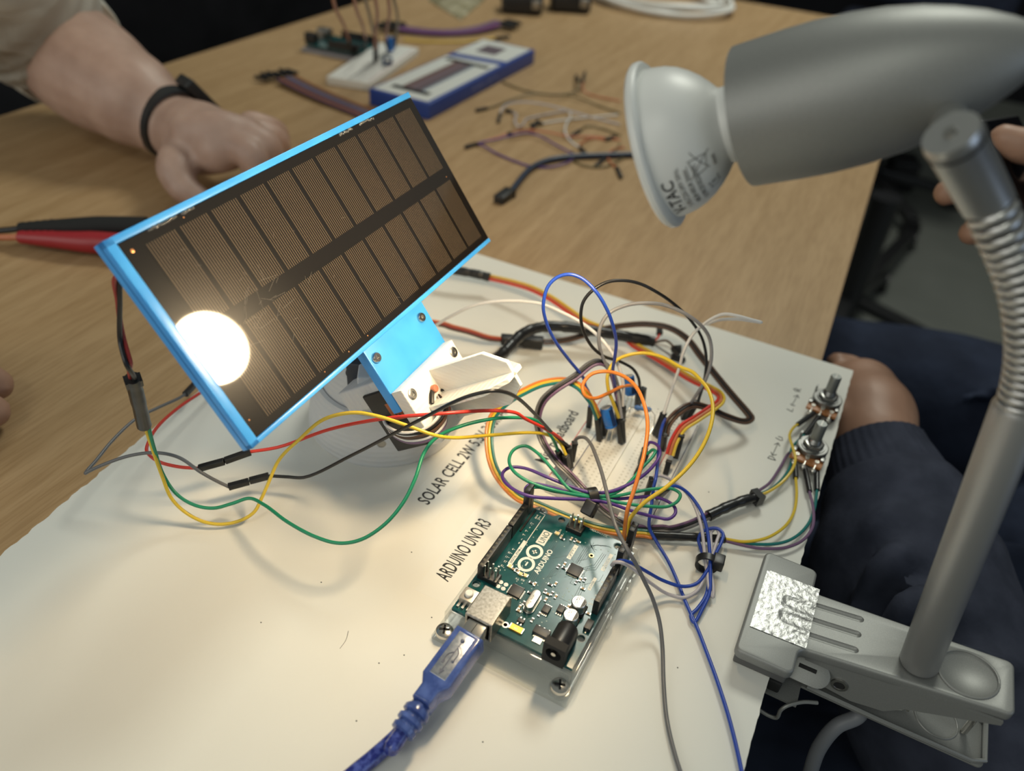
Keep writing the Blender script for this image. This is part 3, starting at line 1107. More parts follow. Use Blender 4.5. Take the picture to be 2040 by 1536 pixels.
for x, y, r in ((4.0, 31.0, 1.5), (54.0, 15.6, 1.25)):
    part('plated_via', MB().lathe([(0, r * MM), (0.0002, r * MM * .95), (0.0002, r * MM * .55), (0.0, r * MM * .5)], (x * MM, y * MM, ZP * MM), (0, 0, 1), 20), tin if r > 1.4 else gold, pcb, local=True)
# traces
tm = MB()


def trace_line(pts, w=0.22):
    for a, b in zip(pts, pts[1:]):
        tm.bar(((a[0]) * MM, a[1] * MM, (ZP + 0.01) * MM), (b[0] * MM, b[1] * MM, (ZP + 0.01) * MM), w * MM, 0.00002, up=(0, 0, 1))


for k in range(4):
    trace_line([(26 + k * .3, 33.2 - k * .75), (34, 33.4 - k * .75), (54 - k * .4, 33.4 - k * .75), (56.5, 35 - k * .75)], 0.25)
for k in range(3):
    trace_line([(27, 27 - k * .7), (38 - k * .3, 27 - k * .7), (42 + k * .3, 25 - k * .7), (47, 25 - k * .6)], 0.22)
    trace_line([(45, 17 - k * .8), (50 - k, 12.5 - k * .8), (58, 12 - k * .8)], 0.22)
    trace_line([(47, 20 - k * .8), (57, 20 - k * .8), (60 + k * .5, 17 - k * .5), (63, 12 - k)], 0.22)
    trace_line([(10, 29 - k * .7), (15 + k * .4, 31 - k * .7), (22, 31.5 - k * .5)], 0.22)
    trace_line([(30, 13 - k * .9), (38, 13.4 - k * .9), (44, 15.6 - k * .5)], 0.2)
    trace_line([(62 - k * .7, 26), (62 - k * .7, 20), (58 - k * .7, 17 - k)], 0.2)
for k in range(16):
    x0, y0 = random.uniform(24, 60), random.uniform(12, 30)
    dx, dy = random.choice(((1, 0), (1, 1), (1, -1), (0, 1)))
    L1, L2 = random.uniform(2, 6), random.uniform(2, 6)
    trace_line([(x0, y0), (x0 + dx * L1, y0 + dy * L1), (x0 + dx * L1 + L2, y0 + dy * L1)], 0.16)
part('copper_trace', tm, trace, pcb, local=True, kind='stuff')
vm = MB()
for k in range(90):
    x0, y0 = random.uniform(12, 63), random.uniform(6, 46)
    vm.lathe([(0, 0.00032), (0.00004, 0.00028)], (x0 * MM, y0 * MM, ZP * MM), (0, 0, 1), 8)
part('via_dots', vm, principled('via_tin', (0.22, 0.30, 0.28), 0.4), pcb, local=True, kind='stuff')


# printed legend
def leg(txt, x, y, size, m=silk, sx=1.0, bold=0.01, rot=0.0, z=0.03):
    M = Matrix.Translation((x * MM, y * MM, (ZP + z) * MM)) @ Matrix.Rotation(rot, 4, 'Z')
    part('legend', text_mb(txt, size * MM / 0.70, M, sx, bold=bold, extrude=0.0), m, pcb, local=True)


def flatrect(x0, x1, y0, y1, m=silk, z=0.02):
    part('legend', abox(x0, x1, y0, y1, ZP, ZP + z), m, pcb, local=True)


leg('ARDUINO', 33.0, 31.0, 2.3, sx=0.98, bold=0.025)
flatrect(48.0, 56.6, 35.7, 39.9)
leg('UNO', 48.9, 36.45, 2.75, MATS['teal_circuit_board'], 0.80, 0.0, z=0.04)
flatrect(31.6, 46.4, 42.9, 44.8)
leg('DIGITAL (PWM~)', 32.3, 43.35, 1.05, MATS['teal_circuit_board'], 0.86, 0.01, z=0.04)
flatrect(45.6, 65.0, 43.2, 43.5)
flatrect(64.7, 65.0, 43.2, 46.2)
flatrect(49.0, 59.5, 7.5, 9.1)
leg('ANALOG IN', 49.5, 7.85, 0.95, MATS['teal_circuit_board'], 1.0, 0.01, z=0.04)
flatrect(36.8, 44.0, 8.6, 10.0)
leg('POWER', 37.6, 8.85, 0.9, MATS['teal_circuit_board'], 1.0, 0.01, z=0.04)
flatrect(47.3, 56.0, 22.6, 24.5)
leg('- v o +', 48.2, 23.0, 1.2, MATS['teal_circuit_board'], 1.0, 0.01, z=0.04)
leg('ARDUINO.CC', 67.4, 22.6, 1.0, sx=1.0, rot=-math.pi / 2)
for i, tx in enumerate(('TX>1', 'RX<0')):
    leg(tx, 60.4, 44.4 + i * 1.4, 0.85, sx=0.9)
for i in range(13):
    x = 24.4 + i * 2.6 if i < 7 else 26.2 + i * 2.6
    leg(('AREF', 'GND', '13', '12', '~11', '~10', '~9', '8', '7', '~6', '~5', '4', '~3')[i], x, 45.5, 1.0, rot=math.pi / 2, sx=0.9)
for i in range(6):
    leg('A%d' % i, 51.6 + i * 2.54, 4.6, 0.9, rot=math.pi / 2, sx=0.8)
for i, tx in enumerate(('IOREF', 'RESET', '3.3V', '5V', 'GND', 'GND', 'Vin')):
    leg(tx, 31.2 + i * 2.54, 4.6, 0.8, rot=math.pi / 2, sx=0.7)
leg('L', 31.6, 42.4, 0.9)
leg('TX', 26.8, 36.6, 0.9, rot=math.pi / 2)
leg('RX', 27.4, 34.4, 0.9, rot=math.pi / 2)
leg('ON', 58.6, 33.0, 0.9)
leg('RESET', 4.0, 45.4, 0.8)
leg('8', 3.6, 25.8, 1.4, z=0.95)
# infinity logo with minus and plus
lg_ = MB()
for c_, sgn in ((35.6, -1), (42.6, 1)):
    pts = []
    n = 40
    for k in range(n + 1):
        t = 2 * math.pi * k / n
        pts.append((c_ + 3.05 * math.cos(t), 37.75 + 3.05 * math.sin(t)))
    w = 0.62
    vs, fs = [], []
    for k in range(n):
        t = 2 * math.pi * k / n
        for rr in (3.05 - w, 3.05 + w):
            vs.append(((c_ + 0.45 * sgn * (1 - 0.0) + rr * 1.12 * math.cos(t)) * MM, (37.75 + rr * math.sin(t)) * MM, (ZP + 0.03) * MM))
    for k in range(n):
        a, b2 = 2 * k, 2 * ((k + 1) % n)
        fs.append((a, a + 1, b2 + 1, b2))
    lg_.add(vs, fs)
abox(34.3, 36.6, 37.4, 38.1, ZP + 0.02, ZP + 0.03, 0, lg_)
abox(41.9, 44.2, 37.4, 38.1, ZP + 0.02, ZP + 0.03, 0, lg_)
abox(42.7, 43.4, 36.6, 38.9, ZP + 0.02, ZP + 0.03, 0, lg_)
part('infinity_logo', lg_, silk, pcb, local=True, label='white infinity logo with minus and plus')

# ------------------------------------------------------------------ usb cable
blue_clear = principled('translucent_blue', (0.060, 0.12, 0.45), 0.18, Transmission_Weight=0.45)
noise_col(blue_clear, (0.060, 0.11, 0.38), (0.13, 0.21, 0.58), nscale=200, detail=3)
blue_jacket = principled('blue_braided_jacket', (0.03, 0.05, 0.26), 0.18)
noise_col(blue_jacket, (0.012, 0.020, 0.16), (0.075, 0.11, 0.40), scale=(1, 1, 1), nscale=420, detail=3, lo=0.4, hi=0.7, bump=0.3, dist=0.0006)
foil = principled('foil_shield', (0.55, 0.57, 0.62), 0.28, 0.9)
noise_col(foil, (0.45, 0.48, 0.55), (0.66, 0.67, 0.70), nscale=600, bump=0.3, dist=0.0003)
uc = thing('usb_cable', 'translucent blue usb cable plugged into the green circuit board', 'cable', AW(-25, 38, 0))
zc = ZP + 5.4
# the plug droops slightly along its length
UM = AM @ Matrix.Translation((-7.0 * MM, 38.0 * MM, zc * MM)) @ Matrix.Rotation(math.radians(176.0), 4, 'Z') @ Matrix.Rotation(math.radians(7.0), 4, 'Y')


def ubox(x0, x1, y0, y1, z0, z1, bev=0.0):
    return MB().box(((x0 + x1) / 2 * MM, (y0 + y1) / 2 * MM, (z0 + z1) / 2 * MM), ((x1 - x0) * MM, (y1 - y0) * MM, (z1 - z0) * MM), None, bev * MM)


tip = part('plug_shell', ubox(-6, 6, -4.1, 4.1, -3.7, 3.7, 0.4), chrome, uc, UM, True)
part('shell_seam', ubox(-0.5, 6.05, -0.12, 0.12, 3.65, 3.75), black_matte, tip, UM, True)
body = MB().prism([(4 * MM, -5.9 * MM), (26 * MM, -5.9 * MM), (29.5 * MM, -3.6 * MM), (35 * MM, -3.6 * MM), (35 * MM, 3.6 * MM), (29.5 * MM, 3.6 * MM), (26 * MM, 5.9 * MM), (4 * MM, 5.9 * MM)], -5.2 * MM, 5.2 * MM, None, 0.0013, 3)
ub_ = part('plug_body', body, blue_clear, uc, UM, True)
part('foil_window', ubox(6.0, 25, -3.4, 3.4, 4.95, 5.32, 0.15), foil, ub_, UM, True)
part('side_label', ubox(9, 24, -6.0, -5.85, -2.4, 2.6), white_pl, ub_, UM, True)
# trident mark
um = MB()
ZU = 5.36 * MM
um.tube([(9 * MM, 0, ZU), (22 * MM, 0, ZU)], 0.00022, 6)
um.tube(catmull([Vector((12 * MM, 0, ZU)), Vector((14 * MM, 1.6 * MM, ZU)), Vector((17.5 * MM, 1.6 * MM, ZU))], 5), 0.00022, 6)
um.tube(catmull([Vector((14 * MM, 0, ZU)), Vector((16 * MM, -1.6 * MM, ZU)), Vector((19 * MM, -1.6 * MM, ZU))], 5), 0.00022, 6)
um.sphere((9 * MM, 0, ZU), 0.0008, 10, 6).sphere((17.5 * MM, 1.6 * MM, ZU), 0.0006, 8, 5)
um.box((19.3 * MM, -1.6 * MM, ZU), (0.0011, 0.0011, 0.0003))
um.prism([(22 * MM, -0.9 * MM), (24 * MM, 0), (22 * MM, 0.9 * MM)], ZU - 0.0002, ZU + 0.0002)
part('trident_mark', um, principled('embossed_grey', (0.16, 0.17, 0.22), 0.35, 0.5), ub_, UM, True)
sr = MB().lathe([(0.033, 0.0035), (0.036, 0.0040), (0.0375, 0.0051), (0.0390, 0.0051), (0.0395, 0.0041), (0.0405, 0.0041), (0.0410, 0.0050), (0.0425, 0.0050), (0.043, 0.0040), (0.044, 0.0040), (0.0445, 0.0047), (0.0462, 0.0045), (0.0466, 0.0030)], (0, 0, 0), (1, 0, 0), 28)
part('strain_relief', sr, blue_clear, uc, UM, True)
cend = [UM @ Vector((0.044, 0, 0)), UM @ Vector((0.052, 0, -0.0006))]
part('cord', MB().tube(catmull(cend + [at(836, 1410, 0.0075), at(795, 1462, 0.005), at(745, 1508, 0.0038), at(700, 1545, 0.0035), at(640, 1600, 0.0034), at(560, 1680, 0.0034)], 10), 0.0029, 16), blue_jacket, uc)

# ================================================================== breadboard and the parts on it
BB = (-0.0718, -0.0172, 0.0262, 0.1090)
bbt = thing('breadboard', 'white breadboard crowded with jumper wires in the middle of the board', 'breadboard', (-0.0445, 0.0676, 0))
bb_m = principled('breadboard_plastic', (0.70, 0.69, 0.64), 0.5)
hole_sq = MB()
xs_main = [(-0.0445 + s * (0.0038 + 0.00254 * i)) for s in (-1, 1) for i in range(5)]
xs_rail = [-0.0445 + s * (0.0200 + 0.00254 * i) for s in (-1, 1) for i in range(2)]
bbb = cut(MB().box((-0.0445, 0.0676, 0.0043), (0.0544, 0.0828, 0.0084), None, 0.0004),
          MB().box((-0.0445, 0.0676, 0.0082), (0.0026, 0.09, 0.0016)).box((-0.0620, 0.0676, 0.0084), (0.0004, 0.09, 0.0008)).box((-0.0270, 0.0676, 0.0084), (0.0004, 0.09, 0.0008)))
part('body', bbb, bb_m, bbt)
hm = MB()
for i in range(30):
    y = 0.0676 + (i - 14.5) * 0.00254
    for x in xs_main:
        hm.box((x, y, 0.00853), (0.0010, 0.0010, 0.00006))
    if i % 6 != 5:
        for x in xs_rail:
            hm.box((x, y, 0.00853), (0.0010, 0.0010, 0.00006))
part('contact_holes', hm, principled('contact_hole', (0.56, 0.55, 0.50), 0.6), bbt, kind='stuff')
rl = principled('rail_red', (0.55, 0.12, 0.11), 0.5)
rb = principled('rail_blue', (0.07, 0.07, 0.12), 0.5)
for x, m_ in ((-0.0713, rl), (-0.0630, rb), (-0.0262, rl), (-0.0180, rb)):
    part('rail_line', MB().box((x, 0.0676, 0.00853), (0.0005, 0.076, 0.00004)), m_, bbt)
for i in range(5):
    for s, cset in ((-1, 'abcde'), (1, 'fghij')):
        x = -0.0445 + s * (0.0038 + 0.00254 * (i if s > 0 else 4 - i))
        for y in (0.0282, 0.1064):
            part('legend', text_mb(cset[i], 0.0020, frame_M((x - 0.0006, y, 0.00854), (1, 0, 0), (0, 1, 0))), ink, bbt)
for i in range(30):
    y = 0.0676 + (i - 14.5) * 0.00254
    for x in (-0.0597, -0.0302):
        part('legend', text_mb(str(i + 1), 0.0019, frame_M((x, y - 0.0007, 0.00854), (1, 0, 0), (0, 1, 0)), 0.8), ink, bbt)
part('legend', text_mb('+', 0.004, frame_M((-0.0275, 0.0272, 0.00854), (1, 0, 0), (0, 1, 0))), rl, bbt)
part('side_tab', MB().box((-0.0300, 0.0250, 0.0040), (0.006, 0.0028, 0.005), None, 0.0003), bb_m, bbt)
part('side_tab', MB().box((-0.0445, 0.1100, 0.0040), (0.006, 0.0024, 0.005), None, 0.0003), bb_m, bbt)

cap_blue = principled('blue_capacitor_sleeve', (0.020, 0.15, 0.50), 0.3)


def electrolytic(label, top, bot, r):
    a, b = P([top, bot])
    t = thing('capacitor', label, 'capacitor', (b.x, b.y, 0.0085))
    d = (a - b).normalized()
    L = (a - b).length
    c = part('can', MB().lathe([(0, r * .85), (L * .04, r), (L * .12, r), (L * .15, r * .94), (L * .18, r), (L * .96, r), (L, r * .9)], b, d, 24), cap_blue, t)
    part('vent_top', MB().lathe([(L, r * .82), (L + 0.0002, r * .8)], b, d, 24), principled('vent_aluminium', (0.58, 0.58, 0.56), 0.4, 0.35), c)
    part('vent_cross', MB().bar(b + d * (L + 0.0003) - d.orthogonal().normalized() * r * .7, b + d * (L + 0.0003) + d.orthogonal().normalized() * r * .7, 0.0003, 0.0002, up=d), principled('vent_score', (0.25, 0.25, 0.25), 0.5), c)
    vx = (CAM_C - b).normalized()
    vx = (vx - d * vx.dot(d)).normalized()
    sx_ = vx.cross(d)
    sd = (vx - sx_ * 0.75).normalized()
    part('polarity_stripe', MB().bar(b + d * L * .1 + sd * r * .92, b + d * L * .93 + sd * r * .92, 0.0022, 0.0007, up=sd), principled('stripe_navy', (0.01, 0.03, 0.10), 0.4), c)
    for s in (-1, 1):
        part('lead', MB().tube([b + sx_ * s * r * .35, b - Vector((0, 0, 0.004)) + sx_ * s * r * .4, Vector((b.x, b.y, 0.0085)) + sx_ * s * r * .5 + Vector((0, -0.001, 0))], 0.00028, 6), tin, t)
    return t


electrolytic('blue capacitor standing beside the yellow jumper end on the breadboard', ('K', 1165, 500, 29), ('K', 1240, 770, 19), 0.0032)
electrolytic('blue capacitor leaning behind the orange loop at the far breadboard end', ('K', 1480, 60, 31), ('K', 1510, 320, 21), 0.0030)
rs = thing('resistor', 'tiny blue resistor on thin arched leads on the breadboard', 'resistor', at(1290, 845, 0.0085))
a, b = P([('L', 330, 500, 17), ('L', 400, 512, 17)])
d = (b - a).normalized()
part('body', MB().lathe([(-0.001, 0.0007), (0, 0.0013), (0.0012, 0.0014), (0.002, 0.0011), (0.0052, 0.0011), (0.006, 0.0014), (0.0072, 0.0013), (0.0082, 0.0007)], a, d, 14), principled('resistor_blue', (0.06, 0.16, 0.42), 0.4), rs)
part('lead', MB().tube(catmull(P([('L', 320, 498, 17), ('L', 240, 510, 17), ('L', 195, 560, 15), ('L', 180, 640, 9)]), 6), 0.00028, 6), tin, rs)
part('lead', MB().tube(catmull(P([('L', 460, 525, 17), ('L', 530, 540, 18), ('L', 585, 610, 17), ('L', 575, 740, 12), ('L', 525, 870, 8.6)]), 6), 0.00028, 6), tin, rs)

# ================================================================== clamp lamp
lp = thing('clamp_lamp', 'silver clamp lamp with ribbed gooseneck gripping the board edge', 'lamp', (0.09, 0.005, 0))
HO = atd(1487, 233, 0.247)
HT = atd(2040, 99, 0.207)
HAX = (HT - HO).normalized()
HL = (HT - HO).length
prof = []
for s_, r_ in ((0.0, 21.4), (0.08, 21.6), (0.2, 21.9), (0.32, 21.9), (0.45, 21.3), (0.58, 20.0), (0.7, 17.9), (0.8, 15.4), (0.9, 12.3), (0.98, 9.0), (1.05, 5.4), (1.09, 2.4), (1.10, 0.3)):
    prof.append((s_ * HL, r_ * MM))
inner = [(p[0], p[1] - 0.0010) for p in prof[:5]]
hd = MB().lathe(prof, HO, HAX, 56, cap0=False)
hd.lathe(list(reversed(inner)) + [prof[0]], HO, HAX, 56, cap0=True, cap1=False)
part('head_shell', hd, silver_paint, lp)
part('socket', MB().cyl(HO + HAX * 0.020, HO + HAX * 0.045, 0.014, 28), white_pl, lp)
# collar and gooseneck
C0, C1 = atd(1893, 264, 0.190), atd(1965, 398, 0.204)
cax = (C1 - C0).normalized()
col = part('collar', MB().lathe([(0, 0.0066), (0.002, 0.0070), (0.0026, 0.0068), ((C1 - C0).length, 0.0064)], C0, cax, 32), silver_metal, lp)
part('collar_groove', MB().lathe([(0.0034, 0.00700), (0.0036, 0.00712), (0.0040, 0.00700)], C0, cax, 32, False, False), black_matte, col)
part('collar_screw', MB().lathe([(0, 0.0016), (0.0006, 0.0014)], C0 - cax * 0.0001, -cax, 16), dull_steel, col)
part('pivot_pin', MB().cyl(C0 + cax * 0.0050, atd(1888, 226, 0.214), 0.0046, 20), silver_paint, lp)
cq = C0 + cax * 0.0098
cn = (CAM_C - cq)
cn = (cn - cax * cn.dot(cax)).normalized()
cs_ = cax.cross(cn)
cn = (cn * 0.80 - cs_ * 0.60).normalized()
cs_ = cax.cross(cn)
stamp = principled('faint_stamp', (0.20, 0.20, 0.20), 0.5, 0.5)
part('stamped_mark', MB().tube([cq + cn * 0.0066 + (cax * math.cos(t * math.pi / 10) + cs_ * 0.85 * math.sin(t * math.pi / 10)) * 0.0019 - cn * 0.00022 * abs(math.sin(t * math.pi / 10)) for t in range(21)], 0.00010, 6, False), stamp, col)
T0 = atd(2032, 805, 0.230)
TB = at(1832, 1318, 0.0175)
gp = catmull([C1, atd(1993, 460, 0.206), atd(2020, 523, 0.209), atd(2040, 585, 0.212), atd(2050, 656, 0.216), atd(2050, 715, 0.221), atd(2042, 765, 0.226), T0 + (TB - T0).normalized() * 0.003], 16)
gn = part('gooseneck', MB().tube(gp, 0.0052, 16), principled('gooseneck_core', (0.035, 0.032, 0.030), 0.6, 0.3), lp)
# rings at equal spacing along the neck
acc, nxt, ring_me = 0.0, 0.0012, MB().lathe([(-0.00122, 0.0050), (-0.00118, 0.0058), (-0.0006, 0.00625), (0.0006, 0.00625), (0.00118, 0.0058), (0.00122, 0.0050)], (0, 0, 0), (0, 0, 1), 28, False, False).mesh('coil_ring')
for a, b in zip(gp, gp[1:]):
    L = (b - a).length
    while nxt <= acc + L:
        q = a.lerp(b, (nxt - acc) / L)
        M = (b - a).to_track_quat('Z', 'Y').to_matrix().to_4x4()
        M.translation = q
        part('coil_ring', ring_me, silver_metal, gn, M)
        nxt += 0.00305
    acc += L
part('stem_tube', MB().lathe([(0, 0.0064), (0.0015, 0.0071), ((TB - T0).length, 0.0071)], T0, TB - T0, 36), principled('stem_silver', (0.36, 0.36, 0.355), 0.40, 0.75), lp)

# clamp: upper lever with wide jaw
ZJ, ZE = 0.0120, 0.0205


def zt(x):
    return ZJ if x < 0.060 else ZJ + (ZE - ZJ) * (x - 0.060) / 0.075


def rc(cx_, cy_, r, a0, a1, n=6):
    return [(cx_ + r * math.cos(math.radians(a0 + (a1 - a0) * i / n)), cy_ + r * math.sin(math.radians(a0 + (a1 - a0) * i / n))) for i in range(n + 1)]


up = []
up += rc(0.037, -0.0215, 0.003, 180, 270)
up += rc(0.054, -0.0215, 0.003, 270, 360)
up += list(reversed(rc(0.0605, -0.0142, 0.0035, 90, 180)))
up += rc(0.1295, -0.0045, 0.003, 270, 360)
up += rc(0.1295, 0.0150, 0.003, 0, 90)
up += list(reversed(rc(0.0605, 0.0240, 0.0035, 180, 270)))
up += rc(0.054, 0.0302, 0.003, 0, 90)
up += rc(0.037, 0.0302, 0.003, 90, 180)
cutters = []
for y in (-0.0030, 0.0052, 0.0134):
    yy = y
    pts = [Vector((0.0400, yy, 0.0004)), Vector((0.052, yy, 0.0004)), Vector((0.064, yy + .0002, 0.0004)), Vector((0.0765, yy + 0.0006, 0.0004))]
    g_ = MB()
    pp_ = catmull(pts, 6)
    e_ = pp_[-1]
    pp_ += [e_ + Vector((0.0006, 0, 0)), e_ + Vector((0.0012, 0, 0)), e_ + Vector((0.0016, 0, 0))]
    g_.tube(pp_, [0.0017] * (len(pp_) - 3) + [0.0016, 0.0012, 0.0006], 12)
    cutters.append(g_)
    dish = MB().sphere((0.1165, 0.0046, 0.0175), 0.0205, 40, 24)
flat_plate = MB().prism(up, -0.0050, 0.0, None, 0.0011, 3)
pl_cut = flat_plate
for cm_ in cutters:
    pl_cut = cut(pl_cut, cm_, False)
pl_cut = cut(pl_cut, dish, False)
bmx = bmesh.new()
bv_ = [bmx.verts.new(v) for v in pl_cut.v]
for f_ in pl_cut.f:
    try:
        bmx.faces.new([bv_[i] for i in f_])
    except ValueError:
        pass
for xc_ in (0.0590, 0.0605, 0.0625, 0.0650):
    bmesh.ops.bisect_plane(bmx, geom=bmx.verts[:] + bmx.edges[:] + bmx.faces[:], plane_co=(xc_, 0, 0), plane_no=(1, 0, 0))
bmx.verts.index_update()
pl_cut = MB().add([v.co.copy() for v in bmx.verts], [tuple(v.index for v in f.verts) for f in bmx.faces], True)
bmx.free()
for v in pl_cut.v:
    v.z += zt(v.x)
ml = part('upper_lever', pl_cut, silver_paint, lp, label='flat upper clamp lever with finger grooves and a round thumb dish')
part('thumb_rim', MB().tube([Vector((0.1165 + 0.0106 * math.cos(t * math.pi / 20), 0.0046 + 0.0106 * math.sin(t * math.pi / 20), zt(0.1165 + 0.0106 * math.cos(t * math.pi / 20)) + 0.0001)) for t in range(41)], 0.0005, 8, False), silver_paint, ml)
part('jaw_pad', MB().box((0.0455, 0.0044, 0.0032), (0.021, 0.052, 0.0062), None, 0.0008), principled('grey_rubber', (0.09, 0.09, 0.09), 0.6), ml)
# crinkled foil sticker across jaw and grooves
fo = principled('crinkled_clear_foil', (0.55, 0.56, 0.55), 0.30, 0.75)
noise_col(fo, (0.22, 0.22, 0.215), (0.36, 0.365, 0.36), nscale=420, detail=5, bump=0.35, dist=0.0006)
nx, ny = 26, 30
vs, fs = [], []
for i in range(nx + 1):
    for j in range(ny + 1):
        x = 0.0368 + 0.0225 * i / nx
        y = -0.0110 + 0.0330 * j / ny + (x - 0.0368) * 0.03
        h = 0.00030 + 0.00008 * math.sin(x * 1500 + y * 700) * math.sin(y * 2300 - x * 400) + random.uniform(0, 0.00004)
        if 0.0465 < x and -0.005 < y < 0.0155:
            h += 0.0003 * math.cos((y - 0.0052) / 0.0041 * math.pi) - 0.0002
        vs.append((x, y, zt(x) + max(h, 0.00008)))
for i in range(nx):
    for j in range(ny):
        a = i * (ny + 1) + j
        fs.append((a, a + ny + 1, a + ny + 2, a + 1))
part('foil_sticker', MB().add(vs, fs, True), fo, lp, label='crinkled clear foil sticker on the clamp jaw')
# hinge cheeks, rivet, spring
for y, nm in ((-0.0085, 1), (0.0195, 1)):
    pol = [(0.0600, 0.0085), (0.0620, 0.0010), (0.0690, -0.0065), (0.0830, -0.0085), (0.0950, -0.0060), (0.1010, 0.0005), (0.1300, 0.0140), (0.1300, 0.0160), (0.0640, 0.0100)]
    Mp = frame_M((0, y, 0), (1, 0, 0), (0, 0, 1))
    part('hinge_cheek', MB().prism(pol, -0.0006, 0.0006, Mp), silver_paint, lp)
rv = part('rivet', MB().lathe([(0, 0.0034), (0.0006, 0.0033), (0.0007, 0.0022), (0.0002, 0.0020)], (0.0765, -0.0092, -0.0015), (0, -1, 0), 24), dull_steel, lp)
part('rivet_hole', MB().lathe([(0, 0.0019), (0.0002, 0.0019)], (0.0765, -0.0095, -0.0015), (0, -1, 0), 20), black_matte, rv)
sp_pts = [Vector((0.099 + 0.0045 * math.cos(t * 0.5), -0.0050 + t * 0.00019, -0.0045 + 0.0045 * math.sin(t * 0.5))) for t in range(110)]
part('torsion_spring', MB().tube(sp_pts, 0.0007, 8), chrome, lp)
part('steel_pin', MB().cyl((0.1290, 0.0070, -0.0175), (0.1290, 0.0070, 0.0165), 0.0014, 14), chrome, lp)
# lower lever
lo = []
lo += rc(0.0620, -0.0075, 0.003, 180, 270)
lo += rc(0.1345, -0.0020, 0.003, 270, 360)
lo += rc(0.1345, 0.0165, 0.003, 0, 90)
lo += rc(0.0620, 0.0185, 0.003, 90, 180)
lw = MB().prism(lo, -0.0014, 0.0, None, 0.0004, 2)
for v in lw.v:
    v.z += -0.0105 - 0.0085 * max(0, (v.x - 0.060)) / 0.075
ll = part('lower_lever', lw, silver_paint, lp)
rim = []
for (x, y) in lo[7:22] :
    rim.append(Vector((x, y, -0.0085 - 0.0085 * max(0, (x - 0.06)) / 0.075)))
part('lever_rim', MB().tube([Vector((0.066, -0.0102, -0.0095)), Vector((0.095, -0.0078, -0.0135)), Vector((0.132, -0.0050, -0.0172)), Vector((0.1372, -0.0020, -0.0178)), Vector((0.1374, 0.0165, -0.0178)), Vector((0.1340, 0.0194, -0.0176))], 0.0011, 8), silver_paint, ll)
part('thumb_rim', MB().tube([Vector((0.118 + 0.0088 * math.cos(t * math.pi / 20), 0.0075 + 0.0088 * math.sin(t * math.pi / 20), -0.0105 - 0.0085 * (0.058 + 0.0088 * math.cos(t * math.pi / 20)) / 0.075)) for t in range(41)], 0.0005, 8, False), silver_paint, ll)
part('lower_jaw', MB().bar((0.0375, 0.0043, -0.0105), (0.0640, 0.0043, -0.0112), 0.050, 0.0012, up=(0, 0, 1)), silver_paint, ll)
part('jaw_fold', MB().tube(catmull([Vector((0.0505, -0.0245, -0.0178)), Vector((0.0560, -0.0247, -0.0188)), Vector((0.0588, -0.0247, -0.0178)), Vector((0.0590, -0.0240, -0.0130)), Vector((0.0605, -0.0225, -0.0108)), Vector((0.0660, -0.0180, -0.0100)), Vector((0.0715, -0.0150, -0.0105))], 6), 0.0008, 8), silver_paint, ll)
part('jaw_pad', MB().box((0.0470, 0.0043, -0.0066), (0.018, 0.048, 0.0064), None, 0.0008), black_matte, ll)
part('hinge_tongue', MB().prism(rc(0.0670, 0.0, 0.0052, -90, 90, 10) + [(0.056, 0.0052), (0.056, -0.0052)], 0, 0.0012, Matrix.Translation((0.0, -0.0115, 0.0010)) @ Matrix.Rotation(math.radians(35), 4, 'X'), 0.0003, 2), silver_paint, ll)
part('tongue_slot', MB().tube([Vector((0.0595, -0.0112, 0.0024)), Vector((0.0665, -0.0112, 0.0024))], 0.0009, 8), black_matte, ll)
part('power_cord', MB().tube(catmull([Vector((0.088, 0.004, -0.013)), at(1712, 1424, -0.026), at(1668, 1446, -0.032), at(1634, 1486, -0.045), at(1614, 1540, -0.065), at(1600, 1620, -0.12), at(1590, 1760, -0.3)], 8), 0.0032, 14), principled('grey_cord', (0.16, 0.17, 0.19), 0.5), lp)

# ------------------------------------------------------------------ spot bulb
BC = atd(1302, 294, 0.260)
BN = (BC - HO).normalized()
BN = (BN * 0.55 + (PL(0, 4, 0) - BC).normalized() * 0.45).normalized()
bl = thing('spot_bulb', 'white reflector spot bulb glowing at the front of the silver lamp', 'light bulb', BC)
bprof = [(0.0000, 0.0262), (0.0010, 0.0270), (0.0024, 0.0270), (0.0032, 0.0262), (0.0034, 0.0240), (0.0060, 0.0238), (0.0095, 0.0231), (0.0130, 0.0217), (0.0160, 0.0198), (0.0190, 0.0173), (0.0215, 0.0146), (0.0232, 0.0124), (0.0240, 0.0117), (0.0330, 0.0115), (0.048, 0.0115)]
part('reflector_body', MB().lathe(bprof, BC, -BN, 64, cap0=False), bulb_white, bl)
part('front_rim', MB().lathe([(0.0000, 0.0262), (-0.0002, 0.0250), (-0.0002, 0.0212), (0.0012, 0.0206)], BC, -BN, 64, False, False), bulb_white, bl)
glow = emit_mat('lit_diffuser', (1.0, 0.76, 0.46), LAMP_POWER)
part('diffuser', MB().lathe([(0.0010, 0.0207), (0.0009, 0.0150), (0.0009, 0.0002)], BC, -BN, 48, False, True), glow, bl, label='glowing warm diffuser')
# printing wrapped on the reflector: x along the girth, y along the axis
bx = (CAM_C - BC)
bx = (bx - BN * bx.dot(BN)).normalized()
by = BN.cross(bx)


def brad(s):
    for (s0, r0), (s1, r1) in zip(bprof[4:], bprof[5:]):
        if s0 <= s <= s1:
            return r0 + (r1 - r0) * (s - s0) / (s1 - s0)
    return bprof[4][1]


def bulb_pt(ang, s, lift=0.00012):
    r = brad(s) + lift
    return BC - BN * s + (bx * math.cos(ang) + by * math.sin(ang)) * r


